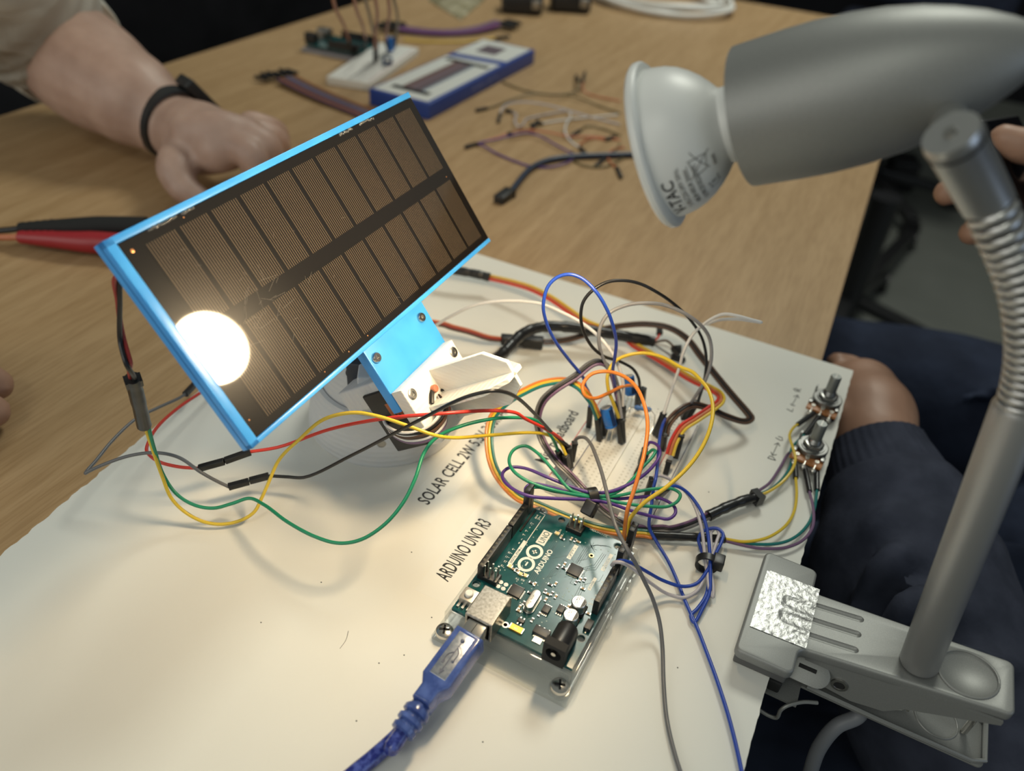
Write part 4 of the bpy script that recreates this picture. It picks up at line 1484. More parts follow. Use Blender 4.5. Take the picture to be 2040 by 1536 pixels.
def bulb_print(txt, s_base, ang0, size, dirn, sx=1.0, bold=0.0, m=None):
    """text with its baseline at axial distance s_base, running round the girth"""
    raw = text_mb(txt, 1.0, Matrix.Identity(4), sx=1.0, bold=bold)
    mb = MB()
    vs = [bulb_pt(ang0 + dirn * v.x * size * sx / 0.021, s_base - v.y * size * 1.0) for v in raw.v]
    mb.add(vs, raw.f)
    return part('printed_text', mb, m or principled('grey_print_ink', (0.06, 0.06, 0.06), 0.6), bl)


bulb_print('V-TAC', 0.0084, -1.16, 0.0052, 1, 0.95, 0.02)
faint = principled('faint_print_ink', (0.20, 0.20, 0.19), 0.6)
bulb_print('F-195-C220-240V 50Hz,', 0.0109, -1.12, 0.0021, 1, 0.78, 0.01, faint)
bulb_print('400LM 400LM 3000K,', 0.0134, -1.14, 0.0021, 1, 0.84, 0.01, faint)
bulb_print('W: IP40 2015022013095', 0.0158, -1.20, 0.0021, 1, 0.78, 0.01, faint)
bulb_print('C\u20ac', 0.0202, -1.15, 0.0045, 1, 0.8, 0.0, faint)
for pts_ in ([(-0.62, 0.0135), (-0.30, 0.0200)], [(-0.62, 0.0190), (-0.22, 0.0150)], [(-0.60, 0.0150), (-0.36, 0.0142)], [(-0.60, 0.0182), (-0.36, 0.0190)], [(-0.60, 0.0150), (-0.60, 0.0182)], [(-0.34, 0.0138), (-0.34, 0.0194)]):
    (a0, s0), (a1, s1) = pts_
    part('bin_mark', MB().tube([bulb_pt(a0 + (a1 - a0) * i / 8, s0 + (s1 - s0) * i / 8) for i in range(9)], 0.00015, 5), faint, bl)
part('bin_mark', MB().tube([bulb_pt(-0.66, 0.0205 - 0.0), bulb_pt(-0.45, 0.0205)], 0.0006, 6), faint, bl)

# ================================================================== wires on the board
def Hs(top, bot):
    return H2(top, bot)


wire('jumper_wire', 'black', 'long black jumper wire sweeping over the tracker base to the breadboard',
     P([('I', 536, 948, 13), ('I', 572, 950, 13), ('I', 606, 951, 14), ('I', 701, 907, 34), ('I', 841, 834, 74), ('I', 928, 791, 92), ('I', 977, 779, 96), ('I', 1001, 780, 93), ('I', 1028, 791, 84), ('I', 1064, 823, 62), ('I', 1104, 866, 36), ('K', 650, 1045, 24)]),
     heads=[Hs(('I', 536, 948, 13), ('I', 497, 958, 12)), Hs(('I', 455, 970, 11), ('I', 496, 959, 12)), Hs(('K', 650, 1050, 24), ('K', 672, 1330, 10))])
wire('jumper_wire', 'red', 'long red jumper wire sweeping over the tracker base to the breadboard',
     P([('I', 499, 900, 25), ('I', 554, 891, 27), ('I', 658, 855, 44), ('I', 773, 833, 62), ('I', 879, 824, 68), ('I', 977, 818, 62), ('I', 1026, 822, 58), ('I', 1046, 834, 52), ('I', 1082, 852, 44), ('I', 1112, 870, 34), ('K', 600, 1010, 24)]),
     heads=[Hs(('I', 499, 900, 25), ('I', 448, 918, 23)), Hs(('I', 396, 933, 20), ('I', 447, 919, 23)), Hs(('K', 600, 1020, 24), ('K', 640, 1300, 10))])
wire('jumper_wire', 'yellow', 'yellow jumper wire dipping to the board below the panel then over the base',
     P([('W', 375, 345, 52), ('W', 420, 480, 38), ('W', 470, 620, 26), ('W', 520, 740, 16), ('W', 600, 820, 8), ('W', 700, 870, 4), ('W', 800, 882, 3), ('W', 900, 860, 4), ('W', 970, 815, 7), ('W', 1010, 740, 12), ('W', 1050, 650, 18), ('W', 1100, 540, 27), ('I', 597, 875, 44), ('I', 646, 835, 58), ('I', 707, 822, 65), ('I', 756, 830, 66), ('I', 817, 850, 64), ('I', 866, 867, 60), ('I', 903, 872, 55), ('I', 977, 867, 46), ('I', 1060, 862, 37), ('I', 1090, 866, 33), ('I', 1114, 880, 28), ('K', 612, 1160, 22)]),
     heads=[Hs(('K', 608, 1165, 22), ('K', 640, 1350, 10))])
wire('jumper_wire', 'green', 'green jumper wire drooping in a wide curve left of the printed labels',
     P([('W', 395, 345, 52), ('W', 430, 480, 38), ('W', 480, 620, 24), ('W', 550, 720, 16), ('W', 650, 780, 12), ('W', 750, 795, 11), ('W', 850, 770, 13), ('W', 940, 742, 15), ('W', 1020, 775, 17), ('W', 1150, 870, 20), ('W', 1300, 950, 22), ('W', 1430, 985, 24), ('W', 1550, 965, 27), ('W', 1680, 880, 33), ('W', 1780, 760, 40), ('W', 1840, 640, 46), ('I', 845, 902, 51), ('I', 869, 872, 55), ('I', 915, 850, 58), ('I', 977, 835, 57), ('I', 1026, 832, 52), ('I', 1060, 835, 47), ('I', 1082, 848, 40), ('I', 1101, 874, 31), ('K', 500, 1100, 22)]),
     heads=[Hs(('K', 500, 1105, 22), ('K', 590, 1290, 10))])
spl = at(265, 757, 0.086), at(287, 847, 0.052)
t = ribbon('panel_lead', ['darkred', 'black'], 'red and black panel lead hanging from the blue frame to a black sleeve', [PL(-80, -6, -6), atd(241, 546, 0.272), atd(237, 608, 0.282), atd(243, 677, 0.290), at(256, 725, 0.098), spl[0]], r=0.0009, pitch=0.0017, up=(0.3, 0.2, 1))
part('splice_sleeve', sleeve([spl[0] + (spl[0] - spl[1]) * 0.04, spl[0].lerp(spl[1], .35), spl[1]], 0.0029, 6, 0.06), shrink, t)
part('splice_sleeve', MB().bar(spl[0] + (spl[0] - spl[1]) * 0.03, spl[0].lerp(spl[1], .08), 0.0062, 0.0042), shrink, t)
wire('jumper_wire', 'grey', 'dark grey wire kinked over the table edge behind the black sleeve',
     P([('W', 832, 680, 11), ('W', 760, 645, 16), ('W', 680, 600, 22), ('W', 560, 520, 27), ('W', 440, 495, 29), ('W', 300, 510, 27), ('W', 150, 560, 22), ('W', 70, 597, 19), ('W', 55, 606, 18), ('W', 70, 585, 18), ('W', 110, 540, 18), ('W', 200, 430, 18), ('W', 330, 310, 17), ('W', 450, 250, 14), ('W', 560, 200, 10), ('W', 595, 178, 8)]),
     heads=[Hs(('W', 595, 180, 8), ('W', 665, 105, 4))])
wire('jumper_wire', 'red', 'short red wire curling from the connector round behind the panel corner',
     P([('I', 396, 933, 20), ('I', 356, 930, 20), ('I', 315, 919, 22), ('I', 293, 900, 24), ('I', 297, 878, 24), ('I', 315, 849, 22), ('I', 356, 812, 17), ('I', 407, 777, 11), ('I', 480, 720, 5), ('I', 560, 680, 3)]))
wire('jumper_wire', 'grey', 'grey jumper wire from the breadboard corner passing over the circuit board to the near edge',
     P([('K', 735, 985, 23), ('K', 755, 940, 25), ('K', 800, 915, 27), ('K', 870, 920, 29), ('K', 950, 1000, 32), ('K', 1030, 1180, 35), ('K', 1100, 1380, 36.5), ('M', 860, 350, 38), ('M', 920, 600, 38), ('M', 990, 850, 38), ('M', 1080, 1050, 36), ('M', 1180, 1230, 34), ('M', 1280, 1400, 29), ('U', 240, 980, 23), ('U', 310, 1130, 15), ('U', 360, 1300, 8), ('U', 382, 1480, 4), ('I', 1322, 1360, 2), ('I', 1328, 1430, 1.5), ('I', 1341, 1490, 1.5), ('I', 1360, 1550, 1.5), ('I', 1400, 1640, 1.5)]),
     r=0.00085, heads=[Hs(('K', 735, 985, 23), ('K', 690, 1240, 10))])
wire('jumper_wire', 'orange', 'orange jumper wire arching from the circuit board into a loop over the breadboard',
     P([('M', 1112, 1055, 23), ('M', 1120, 900, 32), ('M', 1160, 640, 42), ('M', 1240, 400, 48), ('M', 1330, 100, 54), ('A', 1050, 1060, 57), ('A', 1070, 900, 62), ('A', 1050, 780, 64), ('A', 1000, 680, 63), ('A', 930, 625, 61), ('A', 840, 603, 59), ('A', 760, 620, 57), ('A', 715, 680, 53), ('A', 725, 730, 50), ('A', 770, 750, 47), ('A', 850, 725, 42), ('A', 920, 690, 38), ('A', 980, 680, 33), ('K', 1620, 235, 25)]),
     r=0.00088, heads=[(AW(62.5, 2.6, 31), AW(62.5, 2.6, 17)), Hs(('K', 1625, 235, 25), ('K', 1605, 500, 11))])
wire('jumper_wire', 'yellow', 'bright yellow jumper wire bowing wide round the breadboard from the circuit board',
     P([('M', 1172, 1000, 23), ('M', 1180, 800, 30), ('M', 1250, 690, 34), ('M', 1400, 540, 40), ('M', 1700, 330, 47), ('M', 2020, 20, 53), ('L', 1300, 950, 57), ('L', 1390, 650, 60), ('L', 1390, 430, 61), ('L', 1330, 250, 62), ('L', 1220, 110, 62), ('L', 1100, 0, 61), ('A', 1250, 580, 60), ('A', 1150, 525, 58), ('A', 1050, 503, 56), ('A', 960, 515, 54), ('A', 890, 550, 52), ('A', 852, 620, 48), ('A', 855, 700, 42), ('A', 880, 770, 35), ('K', 1345, 640, 25)]),
     r=0.00088, heads=[(AW(65.0, 2.6, 31), AW(65.0, 2.6, 17)), Hs(('K', 1355, 650, 24), ('K', 1380, 990, 9.5))])
wire('jumper_wire', 'blue', 'blue jumper wire running straight down from the breadboard to the near edge',
     P([('L', 735, 665, 22), ('L', 700, 740, 26), ('L', 665, 880, 28), ('L', 645, 1050, 29), ('L', 635, 1200, 28), ('L', 600, 1500, 26), ('M', 1510, 350, 23), ('M', 1480, 600, 18), ('M', 1455, 750, 14), ('M', 1455, 900, 8), ('M', 1560, 1100, 4), ('M', 1700, 1330, 3), ('U', 480, 950, 2), ('U', 560, 1150, 2), ('U', 650, 1350, 2), ('U', 720, 1530, 2), ('I', 1430, 1360, 2), ('I', 1455, 1440, 2), ('I', 1478, 1540, 2), ('I', 1490, 1620, 2)]),
     r=0.00080, heads=[Hs(('L', 745, 650, 21), ('L', 640, 920, 9))])
wire('jumper_wire', 'blue', 'tall blue jumper wire standing in an egg-shaped loop over the breadboard',
     P([('K', 945, 490, 24), ('K', 930, 300, 31), ('K', 880, 200, 38), ('A', 720, 640, 44), ('A', 640, 540, 58), ('A', 560, 430, 74), ('A', 515, 330, 86), ('A', 500, 240, 95), ('A', 525, 140, 103), ('A', 575, 90, 107), ('A', 640, 73, 109), ('A', 710, 95, 108), ('A', 790, 170, 104), ('A', 850, 270, 96), ('A', 885, 370, 86), ('A', 898, 450, 76), ('A', 890, 530, 66), ('A', 880, 600, 55), ('A', 895, 700, 38), ('A', 905, 770, 26)]),
     heads=[Hs(('K', 955, 480, 23), ('K', 930, 770, 9)), Hs(('A', 905, 770, 25), ('A', 910, 880, 10))])
wire('jumper_wire', 'black', 'thin black jumper wire in a high arch beyond the breadboard',
     P([('K', 1640, 245, 25), ('A', 1020, 640, 33), ('A', 990, 590, 40), ('A', 920, 550, 47), ('A', 830, 520, 55), ('A', 760, 460, 65), ('A', 715, 370, 76), ('A', 705, 290, 84), ('A', 720, 220, 90), ('A', 770, 160, 95), ('A', 850, 115, 98), ('A', 940, 107, 98), ('A', 1030, 125, 95), ('A', 1120, 170, 90), ('A', 1220, 240, 80), ('A', 1310, 330, 68), ('A', 1370, 430, 56), ('A', 1390, 530, 46), ('A', 1380, 650, 35), ('L', 1190, 420, 25)]),
     heads=[Hs(('K', 1690, 235, 24), ('K', 1675, 420, 12)), Hs(('L', 1185, 420, 24), ('L', 1040, 660, 11))])
wire('jumper_wire', 'midgrey', 'mid grey jumper wire arching below the high black one',
     P([('K', 1385, 650, 25), ('K', 1330, 300, 36), ('A', 880, 640, 42), ('A', 850, 580, 49), ('A', 815, 500, 58), ('A', 803, 420, 66), ('A', 815, 350, 72), ('A', 860, 285, 77), ('A', 950, 243, 80), ('A', 1050, 230, 81), ('A', 1160, 240, 80), ('A', 1270, 285, 77), ('A', 1360, 350, 71), ('A', 1410, 430, 62), ('A', 1418, 530, 54), ('A', 1390, 640, 44), ('A', 1330, 740, 32), ('A', 1290, 800, 22)]),
     r=0.0009, heads=[Hs(('K', 1390, 660, 24), ('K', 1410, 970, 9.5)), Hs(('A', 1290, 800, 21), ('A', 1262, 860, 11))])
wire('jumper_wire', 'white', 'white jumper wire curving in from behind the tracker to the breadboard',
     P([('A', -120, 370, 24), ('A', 0, 300, 38), ('A', 130, 240, 50), ('A', 300, 218, 58), ('A', 480, 232, 62), ('A', 600, 280, 63), ('A', 720, 345, 61), ('A', 800, 410, 58), ('A', 860, 480, 54), ('A', 905, 560, 48), ('A', 935, 660, 39), ('K', 1400, 480, 26)]),
     r=0.00085, heads=[Hs(('K', 1400, 480, 25), ('K', 1395, 700, 13))])
wire('jumper_wire', 'white', 'white wire rising from the breadboard to a loose tip over the far edge',
     P([('L', 715, 590, 22), ('A', 1205, 690, 34), ('A', 1245, 575, 45), ('A', 1265, 500, 53), ('A', 1310, 410, 61), ('A', 1370, 350, 67), ('A', 1440, 305, 71), ('A', 1490, 290, 73), ('A', 1560, 300, 74), ('A', 1640, 322, 74), ('A', 1690, 335, 74), ('A', 1640, 328, 73), ('A', 1560, 318, 70), ('A', 1460, 322, 66), ('A', 1390, 345, 61)]),
     r=0.0008, heads=[Hs(('L', 715, 575, 22), ('L', 590, 880, 9))])
# green and violet pair tied in loops
gz = thing('cable_tie', 'black cable tie round the green and violet wire loops', 'cable tie', at(1180, 1010, 0.01))
zc_, zc2 = at(1179, 990, 0.024), at(1174, 1011, 0.024)
part('band', MB().lathe([(-0.0022, 0.0036), (-0.0022, 0.0044), (0.0022, 0.0044), (0.0022, 0.0036), (-0.0022, 0.0036)], zc_, at(1230, 980, 0.024) - at(1130, 995, 0.024), 24, False, False), black_pl, gz)
part('tie_head', MB().box(at(1175, 1013, 0.0235), (0.0056, 0.0068, 0.0062), Matrix.Rotation(-.12, 3, 'Z') @ Matrix.Rotation(.7, 3, 'X'), 0.0007), black_pl, gz)
part('tie_tail', MB().box(at(1176, 1025, 0.0222), (0.0034, 0.0010, 0.0018), Matrix.Rotation(-.12, 3, 'Z')), black_matte, gz)
wire('jumper_wire', 'purple', 'violet wire looped under the cable tie between circuit board and breadboard',
     P([('A', 402, 1278, 27), ('A', 405, 1240, 30), ('A', 440, 1218, 30), ('A', 560, 1240, 28), ('A', 700, 1283, 25), ('A', 800, 1298, 24), ('A', 900, 1300, 23), ('A', 1000, 1292, 22), ('A', 1080, 1287, 22), ('A', 1150, 1300, 21), ('A', 1210, 1335, 20), ('A', 1222, 1375, 20), ('A', 1185, 1408, 20), ('A', 1120, 1400, 20), ('A', 1000, 1370, 22), ('A', 850, 1320, 25), ('A', 730, 1303, 26), ('A', 560, 1297, 28), ('A', 430, 1285, 30), ('A', 350, 1255, 30), ('A', 285, 1200, 29), ('A', 280, 1155, 28), ('A', 320, 1127, 28), ('A', 400, 1132, 28), ('A', 520, 1180, 28), ('A', 650, 1232, 27), ('A', 750, 1262, 27), ('A', 850, 1262, 27), ('A', 950, 1228, 28), ('A', 1060, 1160, 30), ('A', 1125, 1085, 32), ('A', 1137, 1040, 32), ('A', 1115, 1000, 30), ('A', 1080, 992, 28), ('A', 1060, 1020, 25)]),
     heads=[(AW(62.2, 50.9, 31), AW(62.2, 50.9, 17)), Hs(('A', 1055, 1030, 24), ('A', 1030, 1100, 10))])
wire('jumper_wire', 'green', 'green wire looped under the cable tie between circuit board and breadboard',
     P([('A', 418, 1282, 27), ('A', 425, 1245, 29), ('A', 470, 1235, 29), ('A', 560, 1258, 27), ('A', 700, 1275, 25), ('A', 800, 1288, 25), ('A', 900, 1283, 25), ('A', 1000, 1262, 25), ('A', 1100, 1245, 25), ('A', 1200, 1243, 25), ('A', 1247, 1272, 24), ('A', 1235, 1310, 23), ('A', 1180, 1340, 22), ('A', 1080, 1340, 23), ('A', 950, 1325, 24), ('A', 830, 1302, 25), ('A', 740, 1288, 26), ('A', 560, 1252, 29), ('A', 420, 1205, 31), ('A', 340, 1150, 32), ('A', 313, 1090, 32), ('A', 340, 1030, 32), ('A', 400, 1010, 32), ('A', 470, 1050, 32), ('A', 560, 1150, 30), ('A', 650, 1250, 28), ('A', 740, 1282, 26), ('A', 820, 1285, 26), ('A', 900, 1262, 26), ('A', 960, 1220, 27), ('A', 1040, 1130, 29), ('A', 1100, 1065, 30), ('A', 1112, 1040, 30), ('A', 1095, 1032, 28), ('A', 1068, 1055, 25)]),
     heads=[(AW(59.7, 50.9, 31), AW(59.7, 50.9, 17)), Hs(('A', 1062, 1060, 24), ('A', 1008, 1165, 10))])
# white and blue pair tied in loops
gz = thing('cable_tie', 'black cable tie round the white and blue wire bundle', 'cable tie', at(1415, 1121, 0.003))
part('band', MB().lathe([(-0.0018, 0.0044), (-0.0018, 0.0051), (0.0018, 0.0051), (0.0018, 0.0044), (-0.0018, 0.0044)], at(1408, 1122, 0.0056), at(1412, 1085, 0.0056) - at(1404, 1160, 0.0056), 24, False, False), black_pl, gz)
part('tie_head', MB().box(at(1431, 1120, 0.0075), (0.0050, 0.0062, 0.0056), Matrix.Rotation(.1, 3, 'Z'), 0.0006), black_pl, gz)
wire('jumper_wire', 'lilac', 'off-white wire bundled in the second cable tie right of the circuit board',
     P([('U', -4, 868, 24), ('U', 20, 845, 28), ('U', 60, 845, 29), ('U', 150, 890, 24), ('U', 300, 1010, 12), ('U', 430, 1090, 4), ('U', 550, 1115, 3), ('U', 650, 1060, 4), ('U', 705, 950, 5), ('U', 760, 800, 7), ('U', 800, 680, 8), ('U', 815, 620, 8), ('U', 790, 588, 8), ('U', 758, 610, 7), ('U', 758, 760, 6), ('U', 752, 900, 5), ('U', 772, 1050, 4), ('U', 768, 1112, 3), ('U', 745, 1060, 4), ('U', 722, 900, 6), ('U', 704, 760, 8), ('U', 685, 600, 10), ('U', 640, 440, 13), ('U', 580, 330, 16), ('U', 500, 250, 19), ('U', 420, 200, 22), ('U', 350, 182, 24), ('U', 310, 200, 24)]),
     heads=[(AW(51.1, 2.6, 29), AW(51.1, 2.6, 17)), Hs(('U', 305, 205, 24), ('U', 265, 320, 10))])
wire('jumper_wire', 'blue', 'blue wire bundled in the second cable tie right of the circuit board',
     P([('U', 25, 845, 25), ('U', 60, 833, 27), ('U', 130, 845, 25), ('U', 250, 910, 17), ('U', 400, 990, 8), ('U', 540, 1030, 5), ('U', 640, 1010, 5), ('U', 712, 930, 6), ('U', 790, 780, 8), ('U', 838, 680, 9), ('U', 845, 625, 9), ('U', 805, 588, 9), ('U', 745, 588, 8), ('U', 690, 612, 7), ('U', 660, 665, 6), ('U', 676, 740, 5), ('U', 710, 830, 4), ('U', 735, 950, 3), ('U', 715, 1100, 2.5), ('U', 650, 1200, 2), ('U', 600, 1255, 2), ('U', 625, 1305, 2), ('U', 690, 1200, 3), ('U', 742, 1080, 4), ('U', 750, 950, 6), ('U', 744, 760, 9), ('U', 725, 600, 11), ('U', 690, 480, 13), ('U', 640, 390, 15), ('U', 560, 300, 18), ('U', 480, 262, 21), ('U', 420, 275, 22)]),
     heads=[(AW(53.6, 2.6, 29), AW(53.6, 2.6, 17)), Hs(('U', 415, 280, 22), ('U', 345, 350, 10))])
# three-strand ribbon from the lower potentiometer
sl2 = P([('U', 860, 668, 4), ('U', 660, 655, 4), ('U', 450, 645, 4), ('U', 310, 638, 4)])
ribbon('ribbon_cable', ['orange', 'yellow', 'teal'], 'orange, yellow and teal ribbon looping left behind the circuit board to the breadboard',
       [sl2[-1]] + P([('M', 1380, 970, 3.5), ('M', 1100, 955, 3), ('M', 800, 905, 3), ('M', 600, 850, 3), ('A', 600, 1390, 3), ('A', 450, 1325, 4), ('A', 360, 1290, 6), ('A', 240, 1150, 14), ('A', 203, 980, 21), ('A', 225, 850, 28), ('A', 300, 770, 34), ('A', 400, 710, 38), ('A', 500, 668, 41), ('A', 620, 655, 42), ('A', 690, 682, 42), ('A', 745, 740, 38), ('K', 990, 470, 32), ('K', 1060, 640, 24)]),
       r=0.00078, pitch=0.00145, heads=[Hs(('K', 1050, 640, 23), ('K', 1080, 950, 9.5)), Hs(('K', 1110, 560, 23), ('K', 1150, 880, 9.5))],
       extra=[('splice_sleeve', sleeve(sl2, 0.0020, 6, 0.08), shrink)], up=(0.0, -0.35, 1))
sl1 = P([('U', 1112, 345, 5), ('U', 1000, 375, 6), ('U', 860, 430, 6), ('U', 735, 490, 5)])
ribbon('ribbon_cable', ['grey', 'black', 'mauve'], 'grey, black and mauve ribbon passing under the tied loops to the breadboard',
       [sl1[-1]] + P([('U', 580, 560, 4), ('U', 440, 595, 3.5), ('M', 1650, 905, 3.5), ('M', 1400, 910, 3.5), ('M', 1200, 880, 4), ('M', 950, 740, 5), ('M', 780, 610, 7), ('M', 640, 460, 10), ('M', 540, 350, 12), ('M', 350, 150, 14), ('M', 200, 0, 16), ('A', 505, 1000, 18), ('A', 478, 930, 22), ('A', 468, 860, 28), ('A', 495, 770, 36), ('A', 560, 705, 42), ('A', 680, 628, 47), ('A', 755, 568, 51), ('A', 800, 552, 52), ('A', 850, 575, 48), ('A', 885, 640, 42), ('A', 910, 740, 34), ('A', 920, 800, 26)]),
       r=0.00075, pitch=0.0013, heads=[Hs(('A', 922, 800, 25), ('A', 925, 905, 10))],
       extra=[('splice_sleeve', sleeve(sl1, 0.0026, 6, 0.10), shrink), ('splice_sleeve', MB().bar(sl1[0] + (sl1[0] - sl1[1]) * 0.15, sl1[0].lerp(sl1[1], .3), 0.0066, 0.0056), shrink)], up=(0.3, -0.2, 1))
# servo leads
sv1 = P([('A', -60, 40, 14), ('A', 60, 58, 14), ('A', 150, 75, 13), ('A', 207, 90, 12)])
ribbon('servo_cable', ['yellow', 'coral', 'red'], 'yellow, orange and red servo cable running along the far side to the breadboard',
       P([('A', 200, 88, 12), ('A', 330, 118, 14), ('A', 430, 148, 15), ('A', 540, 203, 16), ('A', 650, 278, 15), ('A', 730, 333, 13), ('A', 830, 372, 11), ('A', 930, 405, 8), ('A', 1000, 460, 7), ('A', 1080, 505, 7), ('A', 1180, 565, 8), ('A', 1300, 640, 11), ('A', 1400, 690, 17), ('A', 1462, 728, 22), ('A', 1468, 765, 25), ('A', 1420, 805, 26), ('A', 1330, 865, 26), ('A', 1260, 912, 25), ('A', 1215, 985, 21), ('A', 1190, 1060, 16)]),
       r=0.0008, pitch=0.0016, heads=[Hs(('L', 790, 1240, 16), ('L', 740, 1420, 9)), Hs(('L', 965, 880, 24), ('L', 880, 1200, 10))], extra=[('splice_sleeve', sleeve(sv1, 0.0030, 6, 0.08), shrink)], up=(0, -0.5, 1))
ribbon('servo_cable', ['coral', 'darkred', 'brown'], 'rust-coloured servo cable leaving the tracker base into a black plug',
       P([('A', -110, 335, 16), ('A', -40, 348, 15), ('A', 0, 362, 14), ('A', 100, 388, 12), ('A', 200, 420, 9), ('A', 280, 430, 6)]), r=0.0007, pitch=0.0013, up=(0, -.6, 1),
       heads=[(at(998, 676, 0.006), at(1042, 679, 0.005), 0.0055), (at(1042, 679, 0.005), at(1082, 683, 0.005), 0.0062)])
ribbon('servo_cable', ['brown', 'black', 'brown'], 'dark brown cable bent into a pointed loop right of the breadboard',
       P([('A', 500, 442, 5), ('A', 560, 440, 5), ('A', 650, 425, 7), ('A', 760, 392, 11), ('A', 860, 365, 14), ('A', 960, 350, 17), ('A', 1060, 345, 19), ('A', 1180, 362, 20), ('A', 1280, 420, 20), ('A', 1360, 520, 18), ('A', 1440, 622, 15), ('A', 1540, 742, 12), ('A', 1618, 832, 10), ('A', 1634, 858, 10), ('A', 1600, 876, 11), ('A', 1500, 848, 16), ('A', 1400, 803, 22), ('A', 1310, 788, 26), ('A', 1235, 828, 26), ('A', 1178, 895, 22), ('L', 730, 890, 20)]),
       r=0.0008, pitch=0.0014, heads=[Hs(('L', 725, 880, 21), ('L', 700, 1080, 9))], up=(0, -.3, 1))
# wrapped sensor loom with loose plugs
lm_p = [PL(4, SVC - 6, -2), PL(20, SVC - 6, -8)] + P([('A', 268, 515, 20), ('A', 330, 452, 20), ('A', 400, 390, 19), ('A', 520, 357, 17), ('A', 680, 366, 15), ('A', 820, 390, 13), ('A', 950, 412, 11), ('A', 1105, 442, 9)])
lmT = thing('wire_loom', 'thick black taped loom of sensor wires ending in loose plugs', 'cable', at(1150, 655, 0))
part('tape_wrap', sleeve(lm_p, 0.0033, 8, 0.10), shrink, lmT)
for c_, pts_, hb in (('red', [('A', 1100, 440, 9), ('A', 1125, 420, 11), ('A', 1135, 400, 12)], ('A', 1135, 362, 14)), ('white', [('A', 1105, 450, 8), ('A', 1160, 462, 9), ('A', 1200, 480, 10)], ('A', 1255, 478, 12)),
                     ('midgrey', [('A', 1105, 455, 8), ('A', 1150, 485, 8), ('A', 1200, 520, 6)], ('A', 1270, 545, 3)), ('brown', [('A', 1105, 445, 9), ('A', 1170, 435, 12), ('A', 1215, 470, 12)], ('A', 1240, 510, 10))):
    q = P(pts_)
    s_ = part('loose_wire', MB().tube(catmull(q, 6), 0.0007, 8), wmat(c_), lmT)
    part('connector_housing', housing_mb(q[-1], P([hb])[0], 0.0034), HOUS, s_)

# ================================================================== potentiometers
pot_steel = principled('potentiometer_steel', (0.27, 0.27, 0.26), 0.36, 1.0)
pot_nut = principled('potentiometer_nut', (0.40, 0.40, 0.39), 0.26, 1.0)
phen = principled('phenolic_strip', (0.38, 0.15, 0.045), 0.45)


def potentiometer(label, x, y, rot):
    M = Matrix.Translation((x, y, 0)) @ Matrix.Rotation(rot, 4, 'Z')
    t = thing('potentiometer', label, 'potentiometer', M=M)
    part('can', MB().lathe([(0.0002, 0.0078), (0.0060, 0.0080), (0.0072, 0.0080)], (0, 0, 0), (0, 0, 1), 36), pot_steel, t, local=True)
    part('cover_plate', MB().lathe([(0.0072, 0.0081), (0.0084, 0.0081), (0.0086, 0.0076)], (0, 0.0004, 0), (0, 0, 1), 40), pot_steel, t, local=True)
    part('locating_lug', MB().box((-0.0078, 0.0040, 0.0098), (0.0010, 0.0022, 0.0036)), pot_steel, t, local=True)
    st = part('terminal_strip', MB().box((0, -0.0085, 0.0052), (0.0168, 0.0072, 0.0015), None, 0.0002), phen, t, local=True)
    for i in (-1, 0, 1):
        part('solder_rivet', MB().lathe([(0.0059, 0.0013), (0.0065, 0.0011), (0.0065, 0.0005), (0.0060, 0.0004)], (i * 0.0052, -0.0085, 0), (0, 0, 1), 16), tin, st, local=True)
        part('terminal', MB().bar((i * 0.0052, -0.0112, 0.0060), (i * 0.0052, -0.0145, 0.0028), 0.0022, 0.0005, up=(1, 0, 0)), tin, t, local=True)
        part('solder_joint', MB().sphere((i * 0.0052, -0.0137, 0.0038), 0.0017, 10, 7), tin, st, local=True)
    for sx_ in (-1, 1):
        part('fixing_tab', MB().box((sx_ * 0.0074, -0.0058, 0.0068), (0.0022, 0.0036, 0.0012), None, 0.0003), pot_steel, t, local=True)
    part('washer', MB().lathe([(0.0084, 0.0062), (0.0091, 0.0062), (0.0091, 0.004)], (0, 0, 0), (0, 0, 1), 28, False, True), pot_nut, t, local=True)
    hexp = [(0.0054 * math.cos(math.radians(60 * k + 15)), 0.0054 * math.sin(math.radians(60 * k + 15))) for k in range(6)]
    part('nut', MB().prism(hexp, 0.0091, 0.0113, None, 0.0003, 2), pot_nut, t, local=True)
    part('threaded_bushing', MB().lathe([(0.0110, 0.0036)] + [(0.0112 + 0.0003 * k, 0.0035 if k % 2 else 0.0033) for k in range(9)] + [(0.0140, 0.0031)], (0, 0, 0), (0, 0, 1), 28), pot_steel, t, local=True)
    sh = part('shaft', MB().lathe([(0.0138, 0.0030), (0.0235, 0.0030), (0.0242, 0.0026)], (0, 0, 0), (0, 0, 1), 28), principled('shaft_grey', (0.24, 0.25, 0.24), 0.4, 0.7), t, local=True)
    part('shaft_slot', MB().box((0, 0, 0.0242), (0.0007, 0.0050, 0.0003)), dull_steel, sh, local=True)
    return t


potentiometer('far potentiometer with grey shaft near the L and R pencil marks', 0.0408, 0.1690, -0.10)
potentiometer('near potentiometer with grey shaft beside the D and U pencil marks', 0.0405, 0.1218, -0.10)


def pot_lead(label, color, sh_pts, pts):
    q = catmull(P(pts), 7)
    t = thing('potentiometer_wire', label, 'wire', (q[0].x, q[0].y, 0))
    part('insulation', MB().tube(q, 0.00075, 8), wmat(color), t)
    part('shrink_sleeve', MB().tube(P(sh_pts), 0.0014, 10), shrink, t)


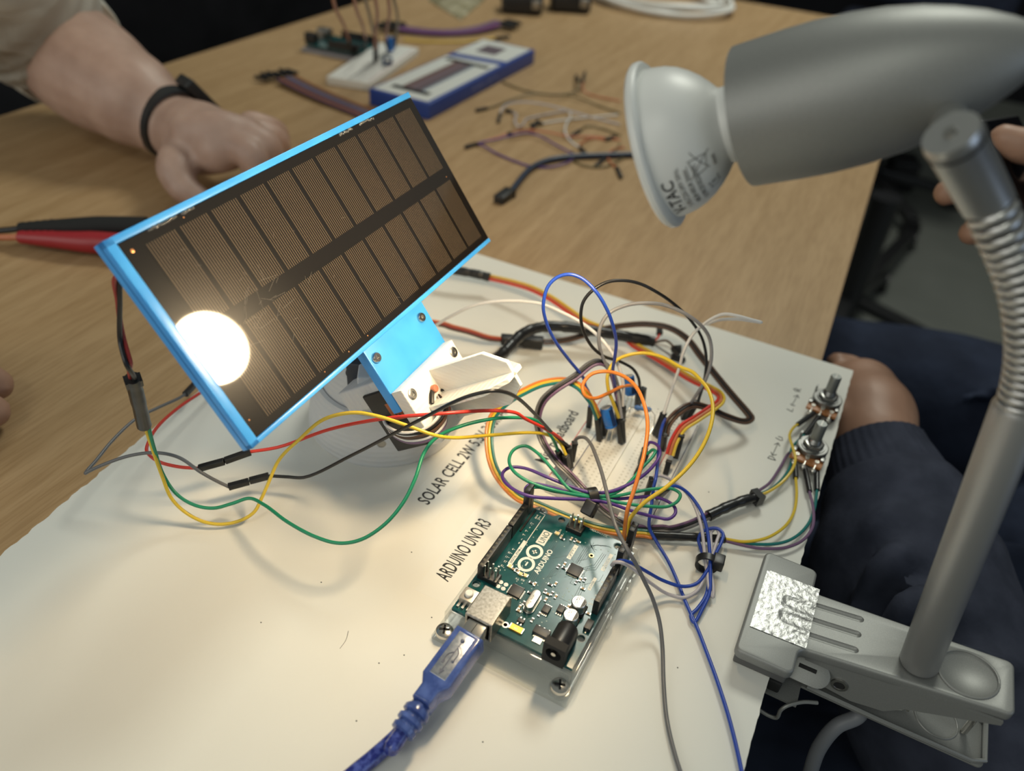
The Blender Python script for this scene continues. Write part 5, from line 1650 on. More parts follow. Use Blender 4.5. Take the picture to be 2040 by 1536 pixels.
pot_lead('yellow wire from the far potentiometer to the upper black splice', 'yellow', [('T', 540, 472, 4), ('T', 420, 560, 5)],
         [('T', 430, 553, 5), ('T', 395, 575, 5), ('T', 357, 640, 6), ('T', 380, 730, 9), ('T', 402, 820, 9), ('T', 380, 900, 7), ('T', 300, 1000, 5), ('T', 200, 1070, 5), ('T', 100, 1112, 5), ('U', 1090, 352, 5)])
pot_lead('teal wire from the far potentiometer to the upper black splice', 'teal', [('T', 590, 490, 4), ('T', 520, 580, 4), ('T', 470, 640, 4)],
         [('T', 475, 632, 4), ('T', 420, 685, 4), ('T', 370, 750, 4), ('T', 372, 830, 4), ('T', 350, 905, 4), ('T', 290, 990, 4), ('T', 200, 1062, 4.5), ('T', 100, 1103, 5), ('U', 1090, 345, 5)])
pot_lead('violet wire from the far potentiometer to the upper black splice', 'mauve', [('T', 690, 520, 3), ('T', 600, 560, 2), ('T', 480, 680, 2)],
         [('T', 490, 672, 2), ('T', 430, 735, 2), ('T', 350, 780, 3), ('T', 290, 880, 3), ('T', 200, 1010, 4), ('T', 95, 1088, 5), ('U', 1090, 340, 5)])
pot_lead('yellow wire from the near potentiometer to the lower black splice', 'yellow', [('T', 400, 872, 3), ('T', 404, 968, 3)],
         [('T', 404, 960, 3), ('T', 411, 1100, 3), ('T', 390, 1230, 3), ('T', 320, 1340, 4), ('T', 200, 1420, 4), ('T', 100, 1448, 4), ('T', 0, 1456, 4), ('U', 855, 666, 4)])
pot_lead('violet wire from the near potentiometer to the lower black splice', 'mauve', [('T', 478, 905, 3), ('T', 510, 1072, 3)],
         [('T', 508, 1065, 3), ('T', 540, 1220, 3), ('T', 530, 1350, 3), ('T', 450, 1450, 3), ('T', 330, 1500, 3), ('T', 200, 1510, 3), ('T', 80, 1500, 3), ('U', 860, 682, 3.5)])
pot_lead('teal wire from the near potentiometer to the lower black splice', 'teal', [('T', 565, 905, 3), ('T', 567, 1062, 2)],
         [('T', 567, 1055, 2), ('T', 547, 1200, 2), ('T', 500, 1320, 2), ('T', 400, 1420, 2.5), ('T', 280, 1468, 3), ('T', 100, 1475, 3), ('U', 858, 675, 3.5)])

# ================================================================== people
skin = principled('skin', (0.42, 0.235, 0.165), 0.5, Subsurface_Weight=0.12, Subsurface_Radius=(0.01, 0.004, 0.002), Subsurface_Scale=0.4)
noise_col(skin, (0.385, 0.245, 0.190), (0.47, 0.315, 0.250), nscale=38, detail=4, bump=0.05, dist=0.002)
skin_d = principled('skin_deep', (0.33, 0.165, 0.105), 0.5)
noise_col(skin_d, (0.33, 0.185, 0.125), (0.39, 0.225, 0.155), nscale=38, detail=4, bump=0.05, dist=0.002)


def limb(mb, pts, radii, k=6, n=18):
    """closed tapering limb with rounded ends"""
    p = catmull(pts, k)
    m = len(p)
    rr = []
    for i in range(m):
        t = i / (m - 1) * (len(radii) - 1)
        a = int(min(t, len(radii) - 2))
        f = t - a
        f = f * f * (3 - 2 * f)
        rr.append(radii[a] * (1 - f) + radii[a + 1] * f)
    mb.tube(p, rr, n)
    mb.sphere(p[0], rr[0] * 0.995, 18, 12)
    mb.sphere(p[-1], rr[-1] * 0.995, 18, 12)


def body(mb, voxel, smooth=6):
    return to_mesh(mb, [('REMESH', {'mode': 'VOXEL', 'voxel_size': voxel}), ('SMOOTH', {'factor': 0.5, 'iterations': smooth})])


def person(name, mb, mat, label, voxel=0.0028):
    b = body(mb, voxel)
    return solo(name, b, mat, label, 'person')


def cloth(mb, voxel, scale, strength, smooth=4):
    """smooth garment mesh with fold relief"""
    b = to_mesh(mb, [('REMESH', {'mode': 'VOXEL', 'voxel_size': voxel}), ('SMOOTH', {'factor': 0.5, 'iterations': smooth})])
    return b


# --- arm resting on the table behind the panel
arm = MB()
W_ = at(366, 262, 0.031)
limb(arm, [at(30, 10, 0.10), at(100, 72, 0.072), at(180, 142, 0.056), at(262, 196, 0.046), at(330, 240, 0.035), W_], [0.042, 0.045, 0.0455, 0.038, 0.029, 0.0265])
limb(arm, [W_, at(400, 272, 0.036), at(446, 282, 0.042)], [0.0265, 0.027, 0.022])
limb(arm, [at(385, 268, 0.044), at(440, 262, 0.050), at(490, 268, 0.048)], [0.017, 0.016, 0.0135])
limb(arm, [at(400, 300, 0.026), at(436, 300, 0.038), at(470, 290, 0.044)], [0.019, 0.017, 0.0125])
# index, middle, ring, little: curled down on to the table
limb(arm, [at(468, 288, 0.044), at(502, 312, 0.040), at(508, 352, 0.022), at(492, 378, 0.010)], [0.0120, 0.0112, 0.0098, 0.0080])
limb(arm, [at(488, 270, 0.048), at(530, 290, 0.042), at(540, 330, 0.022), at(524, 356, 0.010)], [0.0125, 0.0112, 0.0098, 0.0080])
limb(arm, [at(500, 258, 0.046), at(546, 276, 0.038), at(556, 308, 0.020), at(545, 334, 0.010)], [0.0118, 0.0105, 0.0092, 0.0076])
limb(arm, [at(500, 246, 0.040), at(546, 258, 0.032), at(560, 284, 0.016), at(554, 304, 0.009)], [0.0105, 0.0092, 0.0080, 0.0068])
# thumb
limb(arm, [at(374, 296, 0.027), at(352, 336, 0.026), at(364, 372, 0.018), at(402, 398, 0.011)], [0.0170, 0.0150, 0.0118, 0.0090])
pa = person('person', arm, skin, 'bare forearm and hand with a black wristband resting on the table')
band_m = principled('black_band', (0.012, 0.013, 0.014), 0.45)
wa = (at(378, 270, 0.034) - at(318, 232, 0.036)).normalized()
wc = at(352, 250, 0.0335)
bd_ = part('wristband', MB().lathe([(-0.0065, 0.0288), (-0.0060, 0.0302), (0.0060, 0.0296), (0.0065, 0.0280)], wc, wa, 40, False, False), band_m, pa)
upv = (Vector((0.25, 0.15, 1)) - wa * Vector((0.25, 0.15, 1)).dot(wa)).normalized()
part('tracker_capsule', MB().box(wc + wa.cross(upv) * -0.020 + upv * 0.0225, (0.018, 0.042, 0.009), frame_M((0, 0, 0), wa, wa.cross(upv) + upv * 0.85).to_3x3(), 0.002), band_m, pa)
shirt = principled('stone_shirt', (0.30, 0.285, 0.25), 0.85, spec=0.2)
noise_col(shirt, (0.27, 0.255, 0.23), (0.36, 0.34, 0.305), scale=(2, 1, 1), nscale=14, detail=3, bump=0.9, dist=0.012, distort=1.0)
sl = MB()
A0_, A1_, A2_ = at(30, 10, 0.10), at(100, 72, 0.072), at(180, 142, 0.056)
sp_ = catmull([A0_ + (A0_ - A1_) * 2.2, A0_ + (A0_ - A1_) * 1.0, A0_, A0_.lerp(A1_, 0.6), A1_, A1_.lerp(A2_, 0.42)], 8)
rr = [0.074 - 0.0255 * (i / (len(sp_) - 1)) ** 0.8 + 0.0022 * math.sin(i * 0.9) * math.sin(i * 0.37) * (1 if i < len(sp_) - 8 else 0) for i in range(len(sp_))]
sl.tube(sp_, rr, 36, False)
part('shirt_sleeve', sl, shirt, pa)
sd_ = (sp_[-1] - sp_[-3]).normalized()
part('sleeve_hem', MB().lathe([(-0.0185, 0.0490), (-0.0180, 0.0528), (-0.0165, 0.0532), (-0.001, 0.0510), (0.0015, 0.0496), (-0.002, 0.0440)], sp_[-1], sd_, 48, False, False), principled('stone_hem', (0.52, 0.51, 0.46), 0.85, spec=0.2), pa)
black_cloth = noise_col(principled('black_trousers', (0.010, 0.010, 0.012), 0.9, spec=0.15), (0.008, 0.008, 0.010), (0.014, 0.014, 0.017), nscale=9, bump=0.3, dist=0.01)
lap = MB()
limb(lap, [Vector((-0.66, 0.30, -0.26)), Vector((-0.95, 0.32, -0.23)), Vector((-1.20, 0.34, -0.22))], [0.075, 0.09, 0.11])
limb(lap, [Vector((-0.66, 0.62, -0.26)), Vector((-0.95, 0.60, -0.23)), Vector((-1.20, 0.55, -0.22))], [0.075, 0.09, 0.11])
limb(lap, [Vector((-1.20, 0.45, -0.16)), Vector((-1.26, 0.45, 0.10)), Vector((-1.24, 0.45, 0.35))], [0.16, 0.17, 0.18])
limb(lap, [Vector((-0.66, 0.30, -0.26)), Vector((-0.70, 0.30, -0.5)), Vector((-0.72, 0.30, -0.68))], [0.075, 0.06, 0.05])
limb(lap, [Vector((-0.66, 0.62, -0.26)), Vector((-0.70, 0.62, -0.5)), Vector((-0.72, 0.62, -0.68))], [0.075, 0.06, 0.05])
part('dark_clothing', body(lap, 0.012, 4), black_cloth, pa)

# --- person in navy at the clamp side, hand steadying the board corner
navy = principled('navy_sweatshirt', (0.034, 0.040, 0.062), 0.85, spec=0.2)
noise_col(navy, (0.029, 0.034, 0.054), (0.042, 0.048, 0.074), nscale=70, detail=5, bump=0.25, dist=0.004)
navy_t = principled('navy_trousers', (0.014, 0.020, 0.042), 0.85, spec=0.2)
noise_col(navy_t, (0.015, 0.021, 0.042), (0.023, 0.032, 0.062), nscale=30, detail=5, bump=0.4, dist=0.008)
h2 = MB()
limb(h2, [at(1790, 1030, -0.052), at(1755, 930, -0.046), at(1738, 880, -0.040)], [0.031, 0.029, 0.027])
limb(h2, [at(1738, 880, -0.040), at(1732, 830, -0.038), at(1716, 782, -0.038)], [0.0270, 0.0290, 0.0240])
limb(h2, [at(1752, 860, -0.040), at(1756, 815, -0.040), at(1738, 775, -0.040)], [0.018, 0.020, 0.0165])
for (x0, y0), (x1, y1), (x2, y2), z0, rad in (((1722, 768), (1700, 736), (1668, 722), -0.046, 0.0098), ((1710, 780), (1690, 752), (1662, 745), -0.042, 0.0100), ((1710, 800), (1690, 775), (1660, 770), -0.040, 0.0098), ((1705, 822), (1690, 805), (1660, 800), -0.038, 0.0085)):
    limb(h2, [at(x0, y0, z0), at(x1, y1, z0 + 0.003), at(x2, y2, z0 + 0.008)], [rad * 1.25, rad, rad * 0.8])
limb(h2, [at(1710, 862, -0.040), at(1690, 845, -0.034), at(1676, 825, -0.030)], [0.0150, 0.0115, 0.0090])
pn = person('person', h2, skin_d, 'seated person in navy steadying the board corner with one hand')
cf = MB()
cp = catmull([at(1741, 893, -0.043), at(1752, 925, -0.046), at(1768, 965, -0.049), at(1786, 1010, -0.053)], 10)
# ribbed knit cuff
n_ = 160
vs, fs = [], []
for i, p in enumerate(cp):
    d = (cp[min(i + 1, len(cp) - 1)] - cp[max(i - 1, 0)]).normalized()
    x = d.cross(Vector((0, 0, 1))).normalized()
    y = d.cross(x)
    R_ = 0.0305 + 0.0075 * (i / len(cp)) ** 1.2
    for k in range(n_):
        t = 2 * math.pi * k / n_
        r_ = R_ + 0.00028 * math.sin(k * math.pi / 2)
        vs.append(p + (x * math.cos(t) + y * math.sin(t)) * r_)
for i in range(len(cp) - 1):
    for k in range(n_):
        k2 = (k + 1) % n_
        fs.append((i * n_ + k, (i + 1) * n_ + k, (i + 1) * n_ + k2, i * n_ + k2))
part('sweatshirt_cuff', MB().add(vs, fs, True), navy, pn)
sw = MB()
limb(sw, [at(1788, 1030, -0.056), at(1800, 1110, -0.066), at(1838, 1260, -0.085), at(1910, 1440, -0.11), at(2060, 1640, -0.13)], [0.044, 0.053, 0.055, 0.058, 0.066])
for (xa, ya), (xb, yb), (xc, yc), rr_ in (((1700, 1120), (1760, 1036), (1880, 1060), 0.0085), ((1700, 1215), (1780, 1110), (1900, 1130), 0.0085), ((1730, 1310), (1820, 1200), (1960, 1230), 0.009), ((1780, 1420), (1880, 1325), (2040, 1330), 0.009)):
    limb(sw, [at(xa, ya, -0.056), at(xb, yb, -0.027), at(xc, yc, -0.052)], [rr_ * .6, rr_, rr_ * .6], 8, 12)
limb(sw, [at(2060, 1640, -0.13), Vector((0.40, 0.02, -0.02)), Vector((0.50, 0.14, 0.22))], [0.066, 0.065, 0.075])
limb(sw, [Vector((0.56, 0.30, -0.18)), Vector((0.60, 0.30, 0.05)), Vector((0.60, 0.30, 0.26))], [0.14, 0.145, 0.15])
part('sweatshirt', body(sw, 0.005, 5), navy, pn)
tr_ = MB()
limb(tr_, [Vector((0.035, 0.545, -0.225)), Vector((0.20, 0.535, -0.205)), Vector((0.60, 0.42, -0.20))], [0.070, 0.078, 0.10])
limb(tr_, [Vector((0.02, 0.20, -0.24)), Vector((0.22, 0.24, -0.215)), Vector((0.60, 0.28, -0.20))], [0.078, 0.088, 0.105])
limb(tr_, [Vector((0.035, 0.545, -0.225)), Vector((0.06, 0.55, -0.45)), Vector((0.10, 0.55, -0.66))], [0.070, 0.055, 0.055])
limb(tr_, [Vector((0.02, 0.20, -0.24)), Vector((0.06, 0.20, -0.45)), Vector((0.10, 0.20, -0.66))], [0.078, 0.058, 0.055])
limb(tr_, [Vector((0.48, 0.30, -0.20)), Vector((0.56, 0.20, -0.2))], [0.10, 0.11])
limb(tr_, [Vector((0.06, 0.07, -0.285)), Vector((0.25, 0.10, -0.26)), Vector((0.52, 0.16, -0.22))], [0.085, 0.095, 0.10])
limb(tr_, [Vector((0.28, 0.40, -0.26)), Vector((0.45, 0.38, -0.22)), Vector((0.60, 0.34, -0.20))], [0.085, 0.10, 0.11])
for a_, b_, c_ in (((0.16, 0.46, -0.145), (0.22, 0.50, -0.128), (0.30, 0.54, -0.145)), ((0.24, 0.18, -0.142), (0.27, 0.25, -0.125), (0.28, 0.32, -0.145)), ((0.10, 0.50, -0.16), (0.12, 0.54, -0.150), (0.13, 0.60, -0.17))):
    limb(tr_, [Vector(a_), Vector(b_), Vector(c_)], [0.006, 0.010, 0.006], 8, 10)
part('trousers', body(tr_, 0.007, 6), navy_t, pn)

# --- hand holding a phone behind the lamp neck
ph = thing('phone', 'dark phone held in fingers behind the lamp collar', 'phone', atd(2010, 340, 0.5))
a, b = atd(1968, 240, 0.50), atd(2062, 440, 0.495)
side_ = (atd(2060, 300, 0.53) - atd(2010, 325, 0.50)).normalized()
Mph = frame_M((a + b) / 2, (b - a), side_)
part('phone_body', MB().box((0, 0.010, 0), ((b - a).length, 0.062, 0.008), None, 0.0025), black_pl, ph, Mph, True)
part('phone_screen', MB().box((0, 0.010, 0.0040), ((b - a).length * 0.94, 0.057, 0.0004)), principled('phone_glass', (0.006, 0.006, 0.008), 0.08), ph, Mph, True)
part('camera_lens', MB().lathe([(0, 0.0035), (0.0008, 0.0034)], Mph @ Vector((-0.006, -0.0215, 0)), -side_, 20), principled('lens_glint', (0.2, 0.22, 0.26), 0.2, 0.8), ph)
h3 = MB()
PK = atd(2190, 400, 0.52)
limb(h3, [PK, atd(2290, 460, 0.54), atd(2420, 560, 0.56)], [0.034, 0.030, 0.034])
limb(h3, [atd(2160, 330, 0.52), atd(2060, 345, 0.515), atd(1960, 358, 0.512), atd(1886, 384, 0.508)], [0.0125, 0.0105, 0.0098, 0.0086])
limb(h3, [atd(2160, 400, 0.515), atd(2080, 420, 0.512), atd(2000, 440, 0.510), atd(1936, 464, 0.507)], [0.0120, 0.0102, 0.0095, 0.0084])
limb(h3, [atd(2170, 450, 0.515), atd(2110, 480, 0.512), atd(2065, 505, 0.51)], [0.0110, 0.0095, 0.0080])
limb(h3, [atd(2180, 480, 0.515), atd(2140, 520, 0.512), atd(2105, 545, 0.51)], [0.0100, 0.0085, 0.0072])
limb(h3, [atd(2170, 350, 0.49), atd(2090, 300, 0.482), atd(2035, 290, 0.482), atd(2000, 275, 0.484)], [0.0150, 0.0125, 0.0110, 0.0090])
person('person', h3, skin_d, 'fingers of a hand holding a dark phone behind the lamp')

# --- fingertips at the table edge
h4 = MB()
limb(h4, [at(-330, 760, 0.05), at(-240, 770, 0.036), at(-170, 780, 0.028)], [0.030, 0.032, 0.026])
limb(h4, [at(-170, 765, 0.030), at(-100, 740, 0.026), at(-40, 752, 0.014), at(-8, 766, 0.0085)], [0.0115, 0.0105, 0.0098, 0.0090])
limb(h4, [at(-175, 800, 0.028), at(-110, 800, 0.026), at(-50, 808, 0.014), at(-16, 820, 0.0085)], [0.0115, 0.0105, 0.0098, 0.0090])
limb(h4, [at(-180, 830, 0.028), at(-120, 850, 0.022), at(-70, 864, 0.010)], [0.0112, 0.0102, 0.0088])
limb(h4, [at(-190, 860, 0.026), at(-140, 890, 0.020), at(-100, 900, 0.009)], [0.0100, 0.0092, 0.0078])
limb(h4, [at(-190, 740, 0.028), at(-140, 700, 0.022), at(-105, 690, 0.012)], [0.0130, 0.0110, 0.0090])
person('person', h4, skin_d, 'two fingertips resting on the bare table below the test probes')

# ================================================================== things further back on the table
red_probe = principled('red_probe_handle', (0.33, 0.015, 0.022), 0.4)
for nm, m_, lead, lab, pts in (('multimeter_probe', red_probe, 'coral', 'red test probe lying on the table behind the panel', [('J', 120, 222, 6), ('J', 300, 235, 6.5), ('J', 480, 250, 7), ('J', 650, 260, 7), ('J', 900, 280, 7)]),
                               ('multimeter_probe', black_matte, 'black', 'black test probe lying on the table behind the panel', [('J', 120, 170, 8), ('J', 300, 166, 9), ('J', 480, 164, 10), ('J', 700, 162, 10), ('J', 900, 165, 10)])):
    q = catmull(P(pts), 8)
    t = thing(nm, lab, 'test probe', (q[0].x, q[0].y, -0.003))
    m = len(q)
    rr = [0.0040 + 0.0036 * min(1, i / (m * 0.6)) + (0.0004 if (i % 2 and i < 10) else 0) for i in range(m)]
    part('handle', MB().tube(q, rr, 16), m_, t)
    a = q[0]
    part('lead', MB().tube(catmull([a + (q[1] - a) * 0.2, a - (q[3] - a) * 1.2 + Vector((0, 0, -0.001)), a - (q[3] - a) * 4 + Vector((-0.005, -0.002, -0.003)), a - (q[3] - a) * 12 + Vector((-0.01, -0.01, -0.003))], 8), 0.0022, 10), wmat(lead), t)
    part('tip', MB().cyl(q[-1], q[-1] + (q[-1] - q[-3]).normalized() * 0.02, 0.0014, 10), tin, t)

# cardboard box of jumper wires
ZB = 0.0135
bTL, bF, bR = at(747, 172, ZB), at(855, 207, ZB), at(1066, 99, ZB)
bB = bTL + bR - bF
ex, ey = (bR - bF), (bTL - bF)
LX, LY = ex.length, ey.length
BM = frame_M((bF.x, bF.y, -0.003), (ex.x, ex.y, 0), (ey.x, ey.y, 0))
bx_ = thing('wire_box', 'flat blue and white cardboard box printed with a ribbon of wires', 'box', M=BM)
HB = ZB + 0.003
box_blue = principled('box_blue', (0.020, 0.055, 0.27), 0.45)
box_white = principled('box_white', (0.62, 0.63, 0.60), 0.45)
part('carton', MB().box((LX / 2, LY / 2, HB / 2), (LX, LY, HB), None, 0.0012), box_blue, bx_, local=True)
part('white_face', MB().prism([(0.004, 0.004), (LX * 0.655, 0.004), (LX * 0.62, LY - 0.003), (0.004, LY - 0.003)], HB, HB + 0.0004), box_white, bx_, local=True)
part('white_face', MB().prism([(LX * 0.72, 0.004), (LX - 0.004, 0.004), (LX - 0.004, LY - 0.003), (LX * 0.685, LY - 0.003)], HB, HB + 0.0004), box_white, bx_, local=True)
pcs = [principled('print_%d' % i, c, 0.5) for i, c in enumerate(((0.16, 0.08, 0.06), (0.11, 0.08, 0.10), (0.20, 0.12, 0.12), (0.10, 0.09, 0.13), (0.13, 0.07, 0.06), (0.16, 0.20, 0.26)))]
for i in range(6):
    y0 = LY * (0.66 - i * 0.06)
    part('printed_wire', MB().box((LX * 0.335, y0, HB + 0.0005), (LX * 0.47, LY * 0.058, 0.0002)), pcs[i], bx_, local=True)
for xx in (0.095, 0.575):
    part('printed_plug', MB().box((LX * xx, LY * 0.50, HB + 0.0006), (LX * 0.035, LY * (0.62 if xx < .3 else 0.75), 0.0002)), black_matte, bx_, local=True)
part('printed_picture', MB().box((LX * 0.84, LY * 0.55, HB + 0.0005), (LX * 0.13, LY * 0.36, 0.0002)), pcs[1], bx_, local=True)
for k_, (x0_, w_) in enumerate(((0.36, 0.03), (0.40, 0.05), (0.46, 0.02), (0.50, 0.06), (0.57, 0.03))):
    part('faint_print', MB().box((LX * (x0_ + w_ / 2), -0.0002, HB * 0.52), (LX * w_, 0.0003, HB * 0.22)), principled('box_text', (0.10, 0.13, 0.33), 0.5), bx_, local=True)

# second breadboard and its controller
ZB2 = 0.0055
q0, q1, q2 = at(650, 152, ZB2), at(738, 166, ZB2), at(824, 94, ZB2)
ex, ey = q1 - q0, q2 - q1
M2 = frame_M((q0.x, q0.y, -0.003), (ex.x, ex.y, 0), (ey.x, ey.y, 0))
lx, ly = ex.length, ey.length
b2 = thing('breadboard', 'small white breadboard near the blue box at the back of the table', 'breadboard', M=M2)
part('body', MB().box((lx / 2, ly / 2, 0.0042), (lx, ly, 0.0085), None, 0.0006), white_pl, b2, local=True)
part('groove', MB().box((lx / 2, ly / 2, 0.00855), (0.0025, ly * 0.97, 0.0002)), principled('groove_grey', (0.45, 0.45, 0.42), 0.6), b2, local=True)
part('rail_line', MB().box((lx * 0.93, ly / 2, 0.00855), (0.0008, ly * 0.95, 0.0002)), principled('rail_pink', (0.5, 0.25, 0.22), 0.6), b2, local=True)
r0, r1 = at(600, 98, 0.0), at(722, 122, 0.0)
r2 = at(610, 78, 0.0)
ex, ey = r1 - r0, r2 - r0
M3 = frame_M((r0.x, r0.y, -0.003), (ex.x, ex.y, 0), (ey.x, ey.y, 0))
lx, ly = ex.length, max(ey.length, 0.055)
b3 = thing('microcontroller_board', 'second circuit board with red wires on a grey plate at the back', 'circuit board', M=M3)
part('plate', MB().box((lx / 2, ly / 2, 0.0022), (lx, ly, 0.004), None, 0.0005), principled('grey_plate', (0.30, 0.29, 0.31), 0.4), b3, local=True)
part('circuit_board', MB().box((lx * 0.48, ly * 0.5, 0.0085), (lx * 0.86, ly * 0.9, 0.0016)), pcb_green, b3, local=True)
part('pin_header', MB().box((lx * 0.66, ly * 0.10, 0.0135), (lx * 0.50, 0.0026, 0.0085)), black_pl, b3, local=True)
part('pin_header', MB().box((lx * 0.62, ly * 0.90, 0.0135), (lx * 0.60, 0.0026, 0.0085)), black_pl, b3, local=True)
part('usb_port', MB().box((lx * 0.13, ly * 0.66, 0.0148), (0.016, 0.012, 0.011), None, 0.0004), dull_steel, b3, local=True)
part('power_jack', MB().box((lx * 0.10, ly * 0.20, 0.0148), (0.014, 0.009, 0.011), None, 0.0004), black_pl, b3, local=True)
part('chip', MB().box((lx * 0.62, ly * 0.42, 0.0105), (0.034, 0.009, 0.004)), chip_m, b3, local=True)
for i, (col_, lab, pts, bot) in enumerate((('rust', 'red wire rising from the second circuit board, nearest its plate end', [(695, 80, 25), (686, 52, 60), (672, 25, 95), (664, 0, 130), (662, -40, 170)], (703, 108, 4)),
                                           ('rust', 'red wire rising between the second circuit board and small breadboard', [(728, 76, 25), (722, 50, 60), (712, 25, 95), (706, 0, 130), (708, -40, 170)], (727, 98, 8)),
                                           ('rust', 'red wire standing in the middle of the small back breadboard', [(747, 96, 26), (748, 60, 55), (752, 30, 90), (748, 0, 125), (742, -40, 160)], (746, 124, 7)),
                                           ('olive', 'brown wire rising beside the red one on the small back breadboard', [(749, 80, 30), (742, 55, 60), (735, 25, 90), (728, 0, 120), (724, -40, 160)], (751, 118, 7)),
                                           ('rust', 'red wire rising beside the blue part on the small back breadboard', [(768, 80, 25), (771, 55, 55), (776, 28, 90), (774, 0, 125), (770, -40, 160)], (774, 100, 7)),
                                           ('olive', 'brown wire rising farthest back on the small breadboard', [(789, 70, 22), (793, 45, 55), (790, 20, 85), (785, 0, 110), (780, -40, 150)], (786, 92, 7)))):
    q = [at(x, y, z * MM) for x, y, z in pts]
    wire('jumper_wire', col_, lab, q, r=0.0015, heads=[(q[0], at(bot[0], bot[1], bot[2] * MM), 0.0034)])
c2 = thing('capacitor', 'blue capacitor upright on the small back breadboard', 'capacitor', at(778, 106, 0.0055))
part('can', MB().lathe([(0.003, 0.0036), (0.0035, 0.0042), (0.018, 0.0042), (0.0185, 0.0036)], at(778, 106, 0.0055), (0.05, 0, 1), 20), cap_blue, c2)
part('vent_top', MB().lathe([(0.0186, 0.0035), (0.0188, 0.0034)], at(778, 106, 0.0055), (0.05, 0, 1), 20), tin, c2)
part('lead', MB().cyl(at(777, 106, 0.0055), at(777, 106, 0.0055) + Vector((0, 0, 0.004)), 0.0005, 6), tin, c2)
pot3 = thing('potentiometer', 'small blue trimmer beside the blue capacitor on the back breadboard', 'potentiometer', at(772, 122, 0.0055))
part('body', MB().box(at(772, 122, 0.009), (0.010, 0.010, 0.007), Matrix.Rotation(.4, 3, 'Z'), 0.0005), principled('trimmer_blue', (0.02, 0.06, 0.14), 0.4), pot3)
part('dial', MB().cyl(at(772, 122, 0.0125), at(772, 122, 0.0125) + Vector((0, 0, 0.002)), 0.003, 16), white_pl, pot3)

# ribbons of jumper wires
rc_ = ['rust', 'olive', 'mauve', 'midgrey', 'purple', 'olive', 'rust', 'mauve', 'brown']
pts = P([('X', 175, 395, 2), ('X', 240, 430, 1), ('X', 340, 478, 0), ('X', 450, 525, -1), ('X', 560, 568, -1.5), ('X', 680, 620, -1.5), ('X', 780, 660, -1.5)])
hd_ = []
for i in range(8):
    a = pts[0] + Vector((-0.012 + 0.002 * i, -0.014 + 0.0045 * i, 0.001 * (i % 3)))
    hd_.append((a, a + Vector((-0.014, -0.004 + 0.003 * (i % 3), 0.001 * (i % 2))), 0.0034))
ribbon('ribbon_cable', rc_, 'fanned ribbon of mixed jumper wires on the table behind the panel top', pts, r=0.0012, pitch=0.0030, heads=hd_, up=(0, 0, 1))
pts = P([('X', 730, 135, 4), ('X', 800, 148, 2), ('X', 920, 162, 1), ('X', 1040, 162, 1), ('X', 1160, 145, 2), ('X', 1270, 112, 4)])
hd_ = []
for i in range(5):
    a = pts[0] + Vector((-0.004, -0.010 + 0.006 * i, 0.002 * (i % 2)))
    hd_.append((a + Vector((0.010, 0.004, 0)), a + Vector((-0.014, -0.006, 0)), 0.0042))
    a = pts[-1] + Vector((0.004, -0.012 + 0.006 * i, 0.002 * (i % 2)))
    hd_.append((a, a + Vector((0.020, 0.002, -0.001)), 0.0042))
ribbon('ribbon_cable', ['purple', 'mauve', 'brown', 'purple', 'mauve', 'darkred', 'purple'], 'dark violet ribbon of jumper wires lying farthest back', pts, r=0.0013, pitch=0.0028, heads=hd_)
q = P([('X', 775, 200, 0), ('X', 900, 212, -1), ('X', 1050, 212, -1), ('X', 1200, 200, -1), ('X', 1240, 195, 0)])
wire('jumper_wire', 'yellow', 'single yellow jumper wire lying behind the blue box', q, r=0.0012, heads=[(q[-1], q[-1] + (q[-1] - q[-2]).normalized() * 0.02, 0.0036)])


def loose(color, label, pts, r=0.0009, h0=None, h1=None, hw=0.0030):
    q = P([('B', x, y, z) for x, y, z in pts])
    hs = []
    if h0:
        hs.append((q[0], P([('B', *h0, -1)])[0], hw))
    if h1:
        hs.append((q[-1], P([('B', *h1, -1)])[0], hw))
    wire('jumper_wire', color, label, q, r=r, heads=hs)


G = -1.6
loose('olive', 'long brown wire with a black plug pointing to the blue box', [(330, 540, G), (450, 500, G), (600, 440, 0), (760, 405, 1), (900, 410, 1), (1100, 420, 1), (1250, 470, 0), (1400, 530, G), (1560, 580, G)], h0=(225, 560))
loose('olive', 'brown wire curling from the blue box to an orange plug', [(470, 295, G), (650, 365, G), (800, 398, G), (1000, 412, G), (1130, 390, 1), (1185, 340, 4), (1180, 290, 8)], h1=(1150, 235))
loose('coral', 'orange wire beside the brown one at the far plug', [(1560, 470, G), (1400, 440, G), (1280, 410, G), (1220, 370, 1), (1215, 300, 5)], h1=(1235, 205))
loose('lilac', 'pale wire arched over the loose heap', [(450, 590, 0), (465, 545, 3), (520, 500, 6), (650, 482, 8), (850, 502, 8), (1050, 550, 6), (1250, 610, 3), (1450, 660, G), (1560, 690, G)], h0=(430, 665))
loose('lilac', 'pale wire bent in a small hook in the loose heap', [(560, 570, G), (600, 600, 2), (585, 660, 2), (610, 705, 0), (660, 690, G), (690, 640, G), (760, 620, G), (900, 590, G), (1060, 560, G)], h0=(490, 555))
loose('white', 'white wire running to a black plug in the loose heap', [(1540, 600, G), (1300, 620, G), (1100, 640, G), (950, 660, G), (840, 680, G)], h1=(730, 690))
loose('white', 'white wire dropping through the loose heap to the thick dark cable', [(1060, 550, 1), (1105, 600, 2), (1060, 690, 2), (1055, 770, 1), (1110, 850, G), (1190, 905, G)], h1=(1240, 960))
